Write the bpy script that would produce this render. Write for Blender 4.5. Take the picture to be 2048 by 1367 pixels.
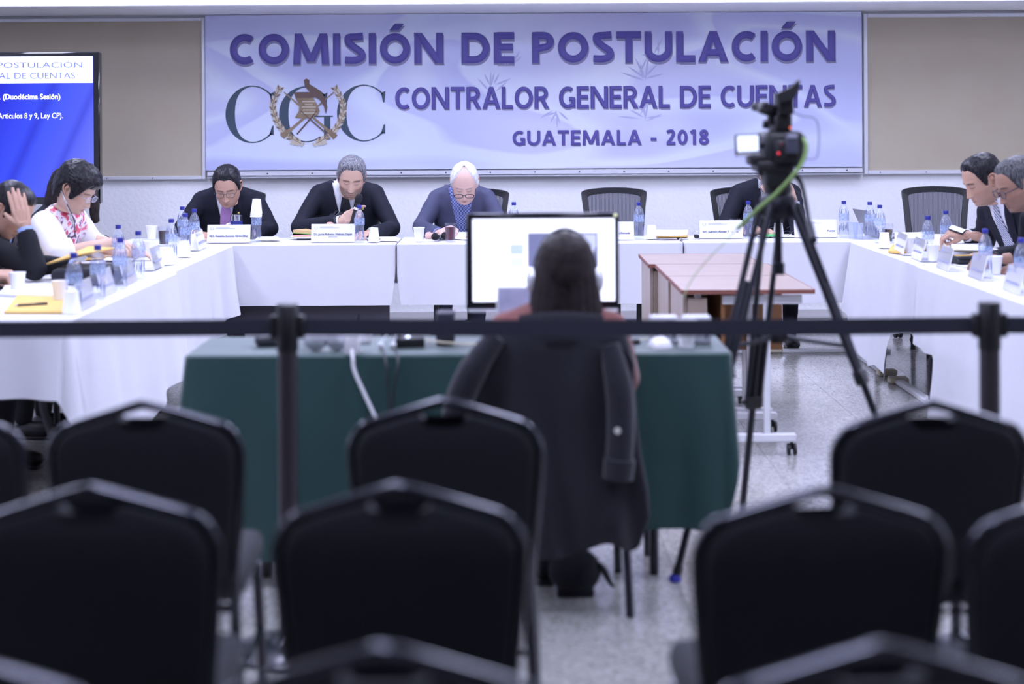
import bpy, bmesh, math, random
import numpy as np
from mathutils import Vector, Matrix, noise
from mathutils.bvhtree import BVHTree

# ------------------------------------------------------------------ scene, camera, light
for o in list(bpy.data.objects):
    bpy.data.objects.remove(o)
scene = bpy.context.scene
COL = scene.collection
FOC, EYE, HOR, ROLL = 3200.0, 1.5, 246.0, 0.0058      # focal length in px, eye height, horizon row, camera roll

cam_d = bpy.data.cameras.new('camera')
cam_d.sensor_width = 36.0
cam_d.lens = FOC / 2048 * 36.0
cam_d.shift_y = -(683.5 - HOR) / 2048
cam_d.dof.use_dof = True
cam_d.dof.focus_distance = 10.4
cam_d.dof.aperture_fstop = 1.7
cam_d.clip_start = 0.05
cam = bpy.data.objects.new('camera', cam_d)
COL.objects.link(cam)
cam.location = (0, 0, EYE)
cam.rotation_euler = (Matrix.Rotation(math.pi / 2, 3, 'X') @ Matrix.Rotation(-ROLL, 3, 'Z')).to_euler()
scene.camera = cam

world = bpy.data.worlds.new('world')
scene.world = world
world.use_nodes = True
world.node_tree.nodes['Background'].inputs[0].default_value = (0.6, 0.65, 1.0, 1)
world.node_tree.nodes['Background'].inputs[1].default_value = 0.12

vs = scene.view_settings
vs.view_transform = 'Standard'
vs.look = 'None'
vs.gamma = 1
vs.use_curve_mapping = False
vs.exposure = 0.15
LAMP_COLOR = (0.69, 0.728, 1.0)
LAMP_POWER = 15.5          # emission strength of the fluorescent ceiling panels
LAMPS = [(x, y) for y in (4.4, 6.6, 8.6, 10.5) for x in (-3.0, -1.0, 1.0, 3.0)] + [(-0.1, 2.2)]

# ------------------------------------------------------------------ helpers
def unroll(u, v):
    du, dv = u - 1024.0, v - HOR
    return du - dv * ROLL, dv + du * ROLL
def pt(u, v, y):
    a, b = unroll(u, v)
    return Vector((a * y / FOC, y, EYE - b * y / FOC))
def onz(u, v, z):
    a, b = unroll(u, v)
    y = FOC * (EYE - z) / b
    return Vector((a * y / FOC, y, z))
def lin(c):
    c = c / 255.0
    return c / 12.92 if c <= 0.04045 else ((c + 0.055) / 1.055) ** 2.4
def rgb(r, g, b):
    return (lin(r), lin(g), lin(b), 1.0)
def clamp(x, a=0.0, b=1.0):
    return a if x < a else b if x > b else x
def sstep(a, b, x):
    t = clamp((x - a) / (b - a))
    return t * t * (3 - 2 * t)

MATS = {}
def mat(name, color, rough=0.6, metal=0.0, spec=0.5, bump=None, var=None, emit=None, sheen=0.0, coat=0.0):
    """bump=(scale, strength, distance); var=(scale, amount, second_colour)"""
    if name in MATS:
        return MATS[name]
    m = bpy.data.materials.new(name)
    m.use_nodes = True
    nt = m.node_tree
    b = nt.nodes['Principled BSDF']
    b.inputs['Base Color'].default_value = color
    b.inputs['Roughness'].default_value = rough
    b.inputs['Metallic'].default_value = metal
    b.inputs['Specular IOR Level'].default_value = spec
    if sheen:
        b.inputs['Sheen Weight'].default_value = sheen
    if coat:
        b.inputs['Coat Weight'].default_value = coat
        b.inputs['Coat Roughness'].default_value = 0.1
    tc = nt.nodes.new('ShaderNodeTexCoord')
    if bump:
        n = nt.nodes.new('ShaderNodeTexNoise')
        n.inputs['Scale'].default_value = bump[0]
        n.inputs['Detail'].default_value = 3
        nt.links.new(tc.outputs['Object'], n.inputs['Vector'])
        bp = nt.nodes.new('ShaderNodeBump')
        bp.inputs['Strength'].default_value = bump[1]
        bp.inputs['Distance'].default_value = bump[2]
        nt.links.new(n.outputs['Fac'], bp.inputs['Height'])
        nt.links.new(bp.outputs['Normal'], b.inputs['Normal'])
    if var:
        n = nt.nodes.new('ShaderNodeTexNoise')
        n.inputs['Scale'].default_value = var[0]
        n.inputs['Detail'].default_value = 4
        nt.links.new(tc.outputs['Object'], n.inputs['Vector'])
        r = nt.nodes.new('ShaderNodeValToRGB')
        r.color_ramp.elements[0].position = 0.5 - 0.5 * (1 - var[1])
        r.color_ramp.elements[1].position = 0.5 + 0.5 * (1 - var[1])
        r.color_ramp.elements[0].color = color
        r.color_ramp.elements[1].color = var[2]
        nt.links.new(n.outputs['Fac'], r.inputs['Fac'])
        nt.links.new(r.outputs['Color'], b.inputs['Base Color'])
    if emit:
        b.inputs['Emission Color'].default_value = color
        b.inputs['Emission Strength'].default_value = emit
    MATS[name] = m
    return m
def clear_mat(name, tint, opacity, gloss_rough=0.08, diff=(0.8, 0.85, 1, 1), base=0.04):
    """thin clear plastic or glass: transparent, with some white scatter and a fresnel gloss"""
    if name in MATS:
        return MATS[name]
    m = bpy.data.materials.new(name)
    m.use_nodes = True
    nt = m.node_tree
    nt.nodes.remove(nt.nodes['Principled BSDF'])
    out = nt.nodes['Material Output']
    tr = nt.nodes.new('ShaderNodeBsdfTransparent'); tr.inputs[0].default_value = tint
    df = nt.nodes.new('ShaderNodeBsdfDiffuse'); df.inputs[0].default_value = diff
    gl = nt.nodes.new('ShaderNodeBsdfGlossy'); gl.inputs['Roughness'].default_value = gloss_rough
    m1 = nt.nodes.new('ShaderNodeMixShader'); m1.inputs[0].default_value = opacity
    nt.links.new(tr.outputs[0], m1.inputs[1]); nt.links.new(df.outputs[0], m1.inputs[2])
    lw = nt.nodes.new('ShaderNodeLayerWeight'); lw.inputs[0].default_value = 0.5
    pw = nt.nodes.new('ShaderNodeMath'); pw.operation = 'POWER'; pw.inputs[1].default_value = 3.0
    nt.links.new(lw.outputs['Facing'], pw.inputs[0])
    fr = nt.nodes.new('ShaderNodeMath'); fr.operation = 'MULTIPLY_ADD'; fr.inputs[1].default_value = 0.5; fr.inputs[2].default_value = base
    nt.links.new(pw.outputs[0], fr.inputs[0])
    m2 = nt.nodes.new('ShaderNodeMixShader')
    nt.links.new(fr.outputs[0], m2.inputs[0])
    nt.links.new(m1.outputs[0], m2.inputs[1]); nt.links.new(gl.outputs[0], m2.inputs[2])
    nt.links.new(m2.outputs[0], out.inputs[0])
    MATS[name] = m
    return m

class MB:
    """collects shapes, links them as one mesh object"""
    def __init__(s):
        s.v, s.f, s.c, s.col = [], [], [], (1, 1, 1)
    def add(s, verts, faces, M=None, cols=None):
        n = len(s.v)
        for i, p in enumerate(verts):
            p = Vector(p)
            s.v.append(M @ p if M is not None else p)
            s.c.append(cols[i] if cols else s.col)
        s.f.extend([tuple(i + n for i in f) for f in faces])
        return s
    def box(s, c, d, M=None, bev=0.0, seg=1):
        x, y, z = d[0] / 2, d[1] / 2, d[2] / 2
        if bev <= 0:
            vs_ = [(c[0] + a * x, c[1] + b * y, c[2] + e * z) for a in (-1, 1) for b in (-1, 1) for e in (-1, 1)]
            return s.add(vs_, [(0, 1, 3, 2), (4, 6, 7, 5), (0, 4, 5, 1), (2, 3, 7, 6), (0, 2, 6, 4), (1, 5, 7, 3)], M)
        bm = bmesh.new()
        bmesh.ops.create_cube(bm, size=1)
        bmesh.ops.scale(bm, vec=d, verts=bm.verts)
        bmesh.ops.bevel(bm, geom=list(bm.edges), offset=bev, segments=seg, affect='EDGES', profile=0.5)
        bm.verts.index_update()
        vs_ = [v.co + Vector(c) for v in bm.verts]
        fs = [tuple(v.index for v in f.verts) for f in bm.faces]
        bm.free()
        return s.add(vs_, fs, M)
    def tube(s, pts, r, n=8, closed=False, caps=True, M=None, sq=(1, 1)):
        pts = [Vector(p) for p in pts]
        k = len(pts)
        rs = r if isinstance(r, (list, tuple)) else [r] * k
        vs_, fs = [], []
        nrm = None
        for i, p in enumerate(pts):
            a = pts[(i - 1) % k] if (closed or i > 0) else p
            b = pts[(i + 1) % k] if (closed or i < k - 1) else p
            t = (b - a)
            t = t.normalized() if t.length > 1e-9 else Vector((0, 0, 1))
            if nrm is None:
                ref = Vector((0, 0, 1)) if abs(t.z) < 0.9 else Vector((0, 1, 0))
                nrm = t.cross(ref).normalized()
            nrm = (nrm - t * nrm.dot(t)).normalized()
            bi = t.cross(nrm)
            for j in range(n):
                an = 2 * math.pi * j / n
                vs_.append(p + (nrm * math.cos(an) * sq[0] + bi * math.sin(an) * sq[1]) * rs[i])
        m = k if closed else k - 1
        for i in range(m):
            i2 = (i + 1) % k
            for j in range(n):
                j2 = (j + 1) % n
                fs.append((i * n + j, i2 * n + j, i2 * n + j2, i * n + j2))
        if caps and not closed:
            fs.append(tuple(range(n)))
            fs.append(tuple((k - 1) * n + j for j in reversed(range(n))))
        return s.add(vs_, fs, M)
    def lathe(s, prof, n=20, M=None, cap0=True, cap1=True):
        vs_, fs = [], []
        for r, z in prof:
            for j in range(n):
                a = 2 * math.pi * j / n
                vs_.append((r * math.cos(a), r * math.sin(a), z))
        for i in range(len(prof) - 1):
            for j in range(n):
                j2 = (j + 1) % n
                fs.append((i * n + j, i * n + j2, (i + 1) * n + j2, (i + 1) * n + j))
        if cap0: fs.append(tuple(reversed(range(n))))
        if cap1: fs.append(tuple((len(prof) - 1) * n + j for j in range(n)))
        return s.add(vs_, fs, M)
    def ball(s, c, r, nu=14, nv=9, M=None):
        r = r if isinstance(r, (list, tuple)) else (r, r, r)
        vs_, fs = [], []
        for i in range(nv + 1):
            t = math.pi * (i + 0.001) / (nv + 0.002)
            for j in range(nu):
                a = 2 * math.pi * j / nu
                vs_.append((c[0] + r[0] * math.sin(t) * math.cos(a), c[1] + r[1] * math.sin(t) * math.sin(a), c[2] + r[2] * math.cos(t)))
        for i in range(nv):
            for j in range(nu):
                j2 = (j + 1) % nu
                fs.append((i * nu + j, (i + 1) * nu + j, (i + 1) * nu + j2, i * nu + j2))
        fs.append(tuple(range(nu))); fs.append(tuple(nv * nu + j for j in reversed(range(nu))))
        return s.add(vs_, fs, M)
    def prism(s, poly, y0, y1, M=None):
        """outline in the x-z plane, extruded from y0 (front) to y1"""
        n = len(poly)
        vs_ = [(p[0], y0, p[1]) for p in poly] + [(p[0], y1, p[1]) for p in poly]
        fs = [tuple(range(n)), tuple(reversed(range(n, 2 * n)))]
        fs += [(i, n + i, n + (i + 1) % n, (i + 1) % n) for i in range(n)]
        return s.add(vs_, fs, M)
    def grid(s, rows, M=None, cyc=False, cols=None):
        nr, nc = len(rows), len(rows[0])
        vs_ = [p for r in rows for p in r]
        fs = []
        for i in range(nr - 1):
            for j in range(nc if cyc else nc - 1):
                j2 = (j + 1) % nc
                fs.append((i * nc + j, i * nc + j2, (i + 1) * nc + j2, (i + 1) * nc + j))
        return s.add(vs_, fs, M, cols)
    def mesh(s, name):
        me = bpy.data.meshes.new(name)
        me.from_pydata([tuple(p) for p in s.v], [], s.f)
        return me
    def build(s, name, m, parent=None, ang=40, color=False, fix=True):
        me = s.mesh(name)
        if fix:
            bm = bmesh.new(); bm.from_mesh(me)
            bmesh.ops.recalc_face_normals(bm, faces=bm.faces)
            bm.to_mesh(me); bm.free()
        if color:
            at = me.color_attributes.new('Col', 'FLOAT_COLOR', 'POINT')
            at.data.foreach_set('color', np.array([(c[0], c[1], c[2], 1.0) for c in s.c], dtype=np.float32).ravel())
        return link(name, me, m, parent, ang)
def link(name, me, m, parent=None, ang=40):
    if ang:
        me.shade_smooth()
        if ang < 180:
            me.set_sharp_from_angle(angle=math.radians(ang))
    if m is not None:
        me.materials.append(m)
    o = bpy.data.objects.new(name, me)
    COL.objects.link(o)
    if parent is not None:
        o.parent = parent
    return o
def tag(o, label, cat, group=None):
    o['label'] = label
    o['category'] = cat
    if group: o['group'] = group
    return o
def thing(name, label, cat, loc=(0, 0, 0), rz=0.0, group=None):
    o = bpy.data.objects.new(name, None)
    o.empty_display_size = 0.05
    COL.objects.link(o)
    o.location = loc
    o.rotation_euler = (0, 0, rz)
    return tag(o, label, cat, group)
def struct(o, label=None):
    o['kind'] = 'structure'
    if label: o['label'] = label
    return o
KIDS = {}
def copy_tree(o, loc=None, rz=None, label=None, parent=None, scale=None):
    c = o.copy()
    COL.objects.link(c)
    c.parent = parent
    for ch in list(o.children):
        copy_tree(ch, parent=c)
    if loc is not None: c.location = loc
    if rz is not None: c.rotation_euler = (0, 0, rz)
    if scale is not None: c.scale = (scale,) * 3
    if label: c['label'] = label
    return c
def spline(pts, n=6, closed=False):
    """Catmull-Rom through points"""
    P = [Vector(p) for p in pts]
    out = []
    k = len(P)
    for i in range(k if closed else k - 1):
        p0 = P[(i - 1) % k] if (closed or i > 0) else P[0]
        p1, p2 = P[i], P[(i + 1) % k]
        p3 = P[(i + 2) % k] if (closed or i + 2 < k) else P[-1]
        for j in range(n):
            t = j / n
            out.append(0.5 * ((2 * p1) + (p2 - p0) * t + (2 * p0 - 5 * p1 + 4 * p2 - p3) * t * t + (3 * p1 - p0 - 3 * p2 + p3) * t ** 3))
    if not closed: out.append(P[-1])
    return out
def remesh(mb, voxel, smooth=4, fac=0.5):
    """one continuous skin around overlapping shapes"""
    me = mb.mesh('tmp')
    o = bpy.data.objects.new('tmp', me)
    COL.objects.link(o)
    r = o.modifiers.new('r', 'REMESH'); r.mode = 'VOXEL'; r.voxel_size = voxel
    if smooth:
        sm = o.modifiers.new('s', 'SMOOTH'); sm.iterations = smooth; sm.factor = fac
    dg = bpy.context.evaluated_depsgraph_get()
    ev = o.evaluated_get(dg)
    me2 = ev.to_mesh()
    vs_ = [v.co.copy() for v in me2.vertices]
    fs = [tuple(p.vertices) for p in me2.polygons]
    ev.to_mesh_clear()
    bpy.data.objects.remove(o); bpy.data.meshes.remove(me)
    return vs_, fs
def text_mesh(body, size, width=None, offset=0.0, extrude=0.0, bevel=0.0, align='LEFT', res=3, spacing=1.0):
    """lettering standing in the x-z plane, front towards -y"""
    cu = bpy.data.curves.new('txt', 'FONT')
    cu.body = body; cu.size = size; cu.offset = offset; cu.extrude = extrude
    cu.bevel_depth = bevel; cu.bevel_resolution = 1; cu.resolution_u = res; cu.space_character = spacing
    o = bpy.data.objects.new('txt', cu)
    COL.objects.link(o)
    dg = bpy.context.evaluated_depsgraph_get()
    me = bpy.data.meshes.new_from_object(o.evaluated_get(dg))
    bpy.data.objects.remove(o)
    bpy.data.curves.remove(cu)
    co = np.empty(len(me.vertices) * 3, dtype=np.float32)
    me.vertices.foreach_get('co', co)
    co = co.reshape(-1, 3)
    x0, x1 = co[:, 0].min(), co[:, 0].max()
    sc = (width / (x1 - x0)) if width else 1.0
    X = (co[:, 0] - x0) * sc
    if align == 'CENTER': X = X - (x1 - x0) * sc / 2
    if align == 'RIGHT': X = X - (x1 - x0) * sc
    co2 = np.stack([X, -co[:, 2], co[:, 1]], axis=1)
    me.vertices.foreach_set('co', co2.ravel())
    me.materials.clear()
    me.update()
    return me
# ------------------------------------------------------------------ shared materials
M_white_wall = mat('stucco_white', rgb(244, 244, 246), 0.85, bump=(42, 0.35, 0.012))
M_plain_wall = mat('painted_white', rgb(226, 226, 230), 0.8)
M_soffit = mat('soffit_paint', rgb(205, 205, 212), 0.85, bump=(60, 0.3, 0.01))
M_alu = mat('brushed_aluminium', rgb(222, 223, 230), 0.4, 0.3)
M_steel = mat('polished_steel', rgb(210, 212, 218), 0.15, 1.0)
M_cork = mat('tan_felt_board', rgb(184, 173, 152), 0.95, var=(3.0, 0.3, rgb(192, 182, 163)), bump=(200, 0.2, 0.002))
M_cloth = mat('white_tablecloth', rgb(209, 209, 216), 0.75, sheen=0.0, bump=(9, 0.15, 0.02))
M_green = mat('green_tablecloth', rgb(14, 62, 60), 0.55, sheen=0.45, bump=(12, 0.15, 0.02))
M_black_plastic = mat('black_plastic', rgb(22, 22, 27), 0.45)
M_black_metal = mat('black_painted_metal', rgb(36, 36, 46), 0.3, 0.5, coat=0.6)
M_black_fabric = mat('black_upholstery', rgb(23, 24, 33), 0.9, sheen=0.06, bump=(300, 0.3, 0.001))
M_dark_grey = mat('dark_grey_plastic', rgb(48, 49, 56), 0.5)
M_wood = mat('oak_laminate', rgb(176, 160, 148), 0.35, var=(7, 0.2, rgb(162, 142, 130)))
M_wood_edge = mat('brown_edge_band', rgb(132, 82, 72), 0.5)
M_wood_dark = mat('brown_wood', rgb(140, 96, 58), 0.5)
M_white_metal = mat('white_painted_metal', rgb(225, 225, 230), 0.4)
M_white_plastic = mat('white_plastic', rgb(236, 236, 240), 0.35)
M_foam = mat('white_foam', rgb(240, 240, 243), 0.7)
M_paper = mat('white_paper', rgb(240, 240, 244), 0.8)
M_manila = mat('manila_paper', rgb(224, 184, 102), 0.75, bump=(20, 0.2, 0.01))
M_cream = mat('cream_plastic', rgb(214, 206, 182), 0.5)
M_cream_white = mat('pale_grey_tile', rgb(206, 204, 206), 0.4)
M_chair_tube = mat('polished_black_tube', rgb(52, 53, 64), 0.2, 0.9, coat=0.9)
M_blue_cap = mat('blue_cap', rgb(38, 44, 140), 0.35)
M_ink = mat('dark_ink', rgb(70, 72, 110), 0.7)
M_pale_ink = mat('pale_ink', rgb(165, 168, 205), 0.7)

# ------------------------------------------------------------------ room shell
YW = 12.2
def terrazzo():
    m = bpy.data.materials.new('grey_terrazzo')
    m.use_nodes = True
    nt = m.node_tree
    b = nt.nodes['Principled BSDF']
    geo = nt.nodes.new('ShaderNodeNewGeometry')
    vo = nt.nodes.new('ShaderNodeTexVoronoi'); vo.inputs['Scale'].default_value = 110
    n2 = nt.nodes.new('ShaderNodeTexNoise'); n2.inputs['Scale'].default_value = 2.2; n2.inputs['Detail'].default_value = 5
    nt.links.new(geo.outputs['Position'], vo.inputs['Vector'])
    nt.links.new(geo.outputs['Position'], n2.inputs['Vector'])
    r1 = nt.nodes.new('ShaderNodeValToRGB')
    e = r1.color_ramp.elements
    e[0].position = 0.0; e[0].color = rgb(132, 130, 127)
    e[1].position = 1.0; e[1].color = rgb(186, 184, 181)
    x = e.new(0.25); x.color = rgb(154, 152, 149)
    x = e.new(0.5); x.color = rgb(170, 168, 165)
    sep = nt.nodes.new('ShaderNodeSeparateColor')
    nt.links.new(vo.outputs['Color'], sep.inputs[0])
    nt.links.new(sep.outputs[0], r1.inputs[0])
    r2 = nt.nodes.new('ShaderNodeValToRGB')
    r2.color_ramp.elements[0].position = 0.35; r2.color_ramp.elements[0].color = (0.80, 0.80, 0.79, 1)
    r2.color_ramp.elements[1].position = 0.65; r2.color_ramp.elements[1].color = (1, 1, 1, 1)
    nt.links.new(n2.outputs['Fac'], r2.inputs[0])
    mx = nt.nodes.new('ShaderNodeMix'); mx.data_type = 'RGBA'; mx.blend_type = 'MULTIPLY'; mx.inputs[0].default_value = 1
    nt.links.new(r1.outputs[0], mx.inputs[6]); nt.links.new(r2.outputs[0], mx.inputs[7])
    nt.links.new(mx.outputs[2], b.inputs['Base Color'])
    b.inputs['Roughness'].default_value = 0.16
    b.inputs['Specular IOR Level'].default_value = 0.45
    return m
M_floor = terrazzo()
M_grout = mat('grey_grout', rgb(128, 127, 126), 0.8)
mb = MB(); mb.box((0, 4.6, -0.052), (9.6, 15.2, 0.096))
floor = struct(mb.build('floor', M_floor), 'grey speckled terrazzo floor')
TS = 0.6
me_tile = None
for i in range(10):
    for j in range(19):
        cx, cy = 1.73 + TS * (i - 6.5) , 1.0 + TS * (j + 0.5)
        if me_tile is None:
            mb = MB(); mb.box((0, 0, -0.002), (TS - 0.0016, TS - 0.0016, 0.004), bev=0.0005)
            o = mb.build('tile', M_floor, floor); me_tile = o.data
        else:
            o = bpy.data.objects.new('tile', me_tile); COL.objects.link(o); o.parent = floor
        o.location = (cx, cy, 0)
# side strips of the same terrazzo beside the laid tiles
mb = MB()
xa, xb = 1.73 - TS * 7, 1.73 + TS * 3
mb.box(((-4.8 + xa) / 2, 4.6, -0.002), (xa + 4.8 - 0.004, 15.2, 0.004)); mb.box(((4.8 + xb) / 2, 4.6, -0.002), (4.8 - xb - 0.004, 15.2, 0.004))
mb.box(((xa + xb) / 2, -1.0, -0.002), (xb - xa, 4.0 - 0.004, 0.004))
mb.build('border_strip', M_floor, floor)

mb = MB(); mb.box((0, YW + 0.1, 1.5), (9.8, 0.2, 3.0)); struct(mb.build('wall_back', M_white_wall), 'white stucco back wall')
mb = MB(); mb.box((-4.9, 4.6, 1.5), (0.2, 15.4, 3.0)); struct(mb.build('wall_left', M_plain_wall))
mb = MB(); mb.box((4.9, 4.6, 1.5), (0.2, 15.4, 3.0)); struct(mb.build('wall_right', M_plain_wall))
mb = MB(); mb.box((0, -3.1, 1.5), (9.8, 0.2, 3.0)); struct(mb.build('wall_front', M_plain_wall))
mb = MB(); mb.box((0, 4.6, 3.05), (9.8, 15.4, 0.1)); struct(mb.build('ceiling', M_plain_wall))
# dropped beam along the back wall
mb = MB(); mb.box((0, 11.725, 2.668), (9.6, 0.95, 0.664), bev=0.006); struct(mb.build('trim_1', M_white_wall), 'white stucco ceiling beam above the banner')
mb = MB(); mb.box((0, YW - 0.012, 0.035), (9.6, 0.024, 0.07), bev=0.003); struct(mb.build('baseboard_back', M_cream_white), 'pale baseboard along the back wall')

def ceiling_lamp(x, y):
    row = {4.4: 'over the belt barrier', 6.6: 'over the operator table', 8.6: 'over the wooden desks', 10.5: 'over the back row of tables', 2.2: 'over the audience chairs'}[y]
    colm = {-3.0: 'leftmost', -1.0: 'left of centre', 1.0: 'right of centre', 3.0: 'rightmost', -0.1: 'central'}[x]
    t = thing('ceiling_light', 'recessed fluorescent ceiling panel %s, %s' % (row, colm), 'light', (x, y, 3.0), 0, 'fluorescent ceiling panels')
    mb = MB()
    for s in (-1, 1):
        mb.box((s * 0.32, 0, -0.015), (0.04, 1.28, 0.03)); mb.box((0, s * 0.62, -0.015), (0.6, 0.04, 0.03))
    mb.build('frame', M_white_metal, t)
    m = mat('fluorescent_diffuser', LAMP_COLOR + (1,), 0.6, emit=LAMP_POWER)
    mb = MB(); mb.box((0, 0, -0.012), (0.6, 1.2, 0.014)); mb.build('diffuser', m, t)
for p in LAMPS:
    ceiling_lamp(*p)

# ------------------------------------------------------------------ boards and banner on the back wall
def board(name, label, x0, x1, z0, z1, y, fw):
    t = thing(name, label, 'board', ((x0 + x1) / 2, y, z0))
    w, h = x1 - x0, z1 - z0
    mb = MB(); mb.box((0, 0.012, h / 2), (w - fw, 0.02, h - fw)); mb.build('felt_panel', M_cork, t)
    mb = MB()
    for s in (-1, 1):
        mb.box((s * (w - fw) / 2, 0, h / 2), (fw, 0.04, h), bev=0.004)
    mb.box((0, 0, fw / 2), (w - 2 * fw, 0.04, fw), bev=0.004); mb.box((0, 0, h - fw / 2), (w - 2 * fw, 0.04, fw), bev=0.004)
    f = mb.build('frame', M_alu, t)
    for k in range(int(w / 0.35)):
        mb = MB(); mb.ball((-w / 2 + 0.12 + k * 0.35, -0.021, fw / 2), (0.005, 0.003, 0.005), 8, 5); mb.build('screw', M_dark_grey, f)
    return t
bl, br = pt(411, 200, YW - 0.03).x, pt(1727, 200, YW - 0.03).x
zt = 2.315
z_l = pt(300, 359, YW - 0.03).z
board('pin_board', 'tan felt pin board in aluminium frame behind the television', -4.6, bl, z_l, zt, YW - 0.03, 0.026)
board('pin_board', 'tan felt pin board in aluminium frame right of the banner', br, 4.6, pt(1800, 348, YW - 0.03).z, zt, YW - 0.03, 0.03)

# rail under the banner (lower frame of the covered board) with screws and a pen tray lip
zr = pt(1024, 344, YW - 0.04).z
rail = thing('board_rail', 'silver aluminium rail with screws running under the banner', 'rail', ((bl + br) / 2, YW - 0.03, zr))
L = br - bl - 0.03
mb = MB(); mb.box((0, -0.005, 0), (L, 0.05, 0.034), bev=0.004); mb.build('rail_face', M_alu, rail)
mb = MB(); mb.box((0, -0.02, -0.028), (L, 0.08, 0.012), bev=0.004); mb.build('tray_lip', mat('satin_aluminium', rgb(190, 191, 200), 0.45, 0.3), rail)
for k in range(15):
    mb = MB(); mb.ball((-L / 2 + 0.12 + k * (L - 0.24) / 14, -0.031, 0.0), (0.006, 0.003, 0.006), 8, 5); mb.build('screw', M_dark_grey, rail)

def banner_mat():
    m = bpy.data.materials.new('lavender_flag_print')
    m.use_nodes = True
    nt = m.node_tree
    b = nt.nodes['Principled BSDF']
    b.inputs['Roughness'].default_value = 0.5
    tc = nt.nodes.new('ShaderNodeTexCoord')
    mp = nt.nodes.new('ShaderNodeMapping')
    mp.inputs['Rotation'].default_value = (0, math.radians(32), 0)
    mp.inputs['Scale'].default_value = (0.42, 1, 1.25)
    nt.links.new(tc.outputs['Object'], mp.inputs['Vector'])
    n = nt.nodes.new('ShaderNodeTexNoise'); n.inputs['Scale'].default_value = 1.25; n.inputs['Detail'].default_value = 0.6; n.inputs['Distortion'].default_value = 0.7
    nt.links.new(mp.outputs[0], n.inputs['Vector'])
    r = nt.nodes.new('ShaderNodeValToRGB')
    e = r.color_ramp.elements
    e[0].position = 0.22; e[0].color = rgb(166, 172, 226)
    e[1].position = 0.80; e[1].color = rgb(196, 200, 242)
    for p, c in ((0.36, (190, 194, 238)), (0.44, (226, 236, 252)), (0.485, (228, 236, 252)), (0.50, (196, 200, 242)), (0.57, (208, 212, 246)), (0.62, (234, 242, 254)), (0.66, (204, 208, 244))):
        q = e.new(p); q.color = rgb(*c)
    nt.links.new(n.outputs['Fac'], r.inputs[0])
    # broad lavender to pale flag bands from left to right
    sx = nt.nodes.new('ShaderNodeSeparateXYZ'); nt.links.new(tc.outputs['Object'], sx.inputs[0])
    r2 = nt.nodes.new('ShaderNodeValToRGB')
    e = r2.color_ramp.elements
    e[0].position = 0.0; e[0].color = rgb(206, 210, 246)
    e[1].position = 1.0; e[1].color = rgb(200, 204, 244)
    for p, c in ((0.25, (222, 228, 252)), (0.38, (204, 208, 246)), (0.52, (234, 232, 248)), (0.66, (232, 230, 248)), (0.8, (212, 216, 248))):
        q = e.new(p); q.color = rgb(*c)
    mr = nt.nodes.new('ShaderNodeMapRange'); mr.inputs[1].default_value = -2.5; mr.inputs[2].default_value = 2.5
    nt.links.new(sx.outputs[0], mr.inputs[0]); nt.links.new(mr.outputs[0], r2.inputs[0])
    mx = nt.nodes.new('ShaderNodeMix'); mx.data_type = 'RGBA'; mx.inputs[0].default_value = 0.4
    nt.links.new(r.outputs[0], mx.inputs[6]); nt.links.new(r2.outputs[0], mx.inputs[7])
    nt.links.new(mx.outputs[2], b.inputs['Base Color'])
    return m
yb = YW - 0.045
b0, b1 = pt(411, 190, yb), pt(1724, 190, yb)
bz0, bz1 = pt(1024, 337, yb).z, pt(1024, 27, yb).z
bcx = (b0.x + b1.x) / 2
banner = thing('banner', 'wide lavender printed banner reading Comisión de Postulación on the back wall', 'banner', (bcx, yb, bz0))
mb = MB(); mb.box((0, 0.006, (bz1 - bz0) / 2), (b1.x - b0.x, 0.012, bz1 - bz0)); mb.build('printed_sheet', banner_mat(), banner)
M_letter = mat('violet_letter_print', rgb(90, 82, 160), 0.45)
M_letter_shadow = mat('grey_violet_print', rgb(140, 138, 172), 0.6)
def on_banner(u, v):
    p = pt(u, v, yb)
    return p.x - bcx, p.z - bz0
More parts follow.
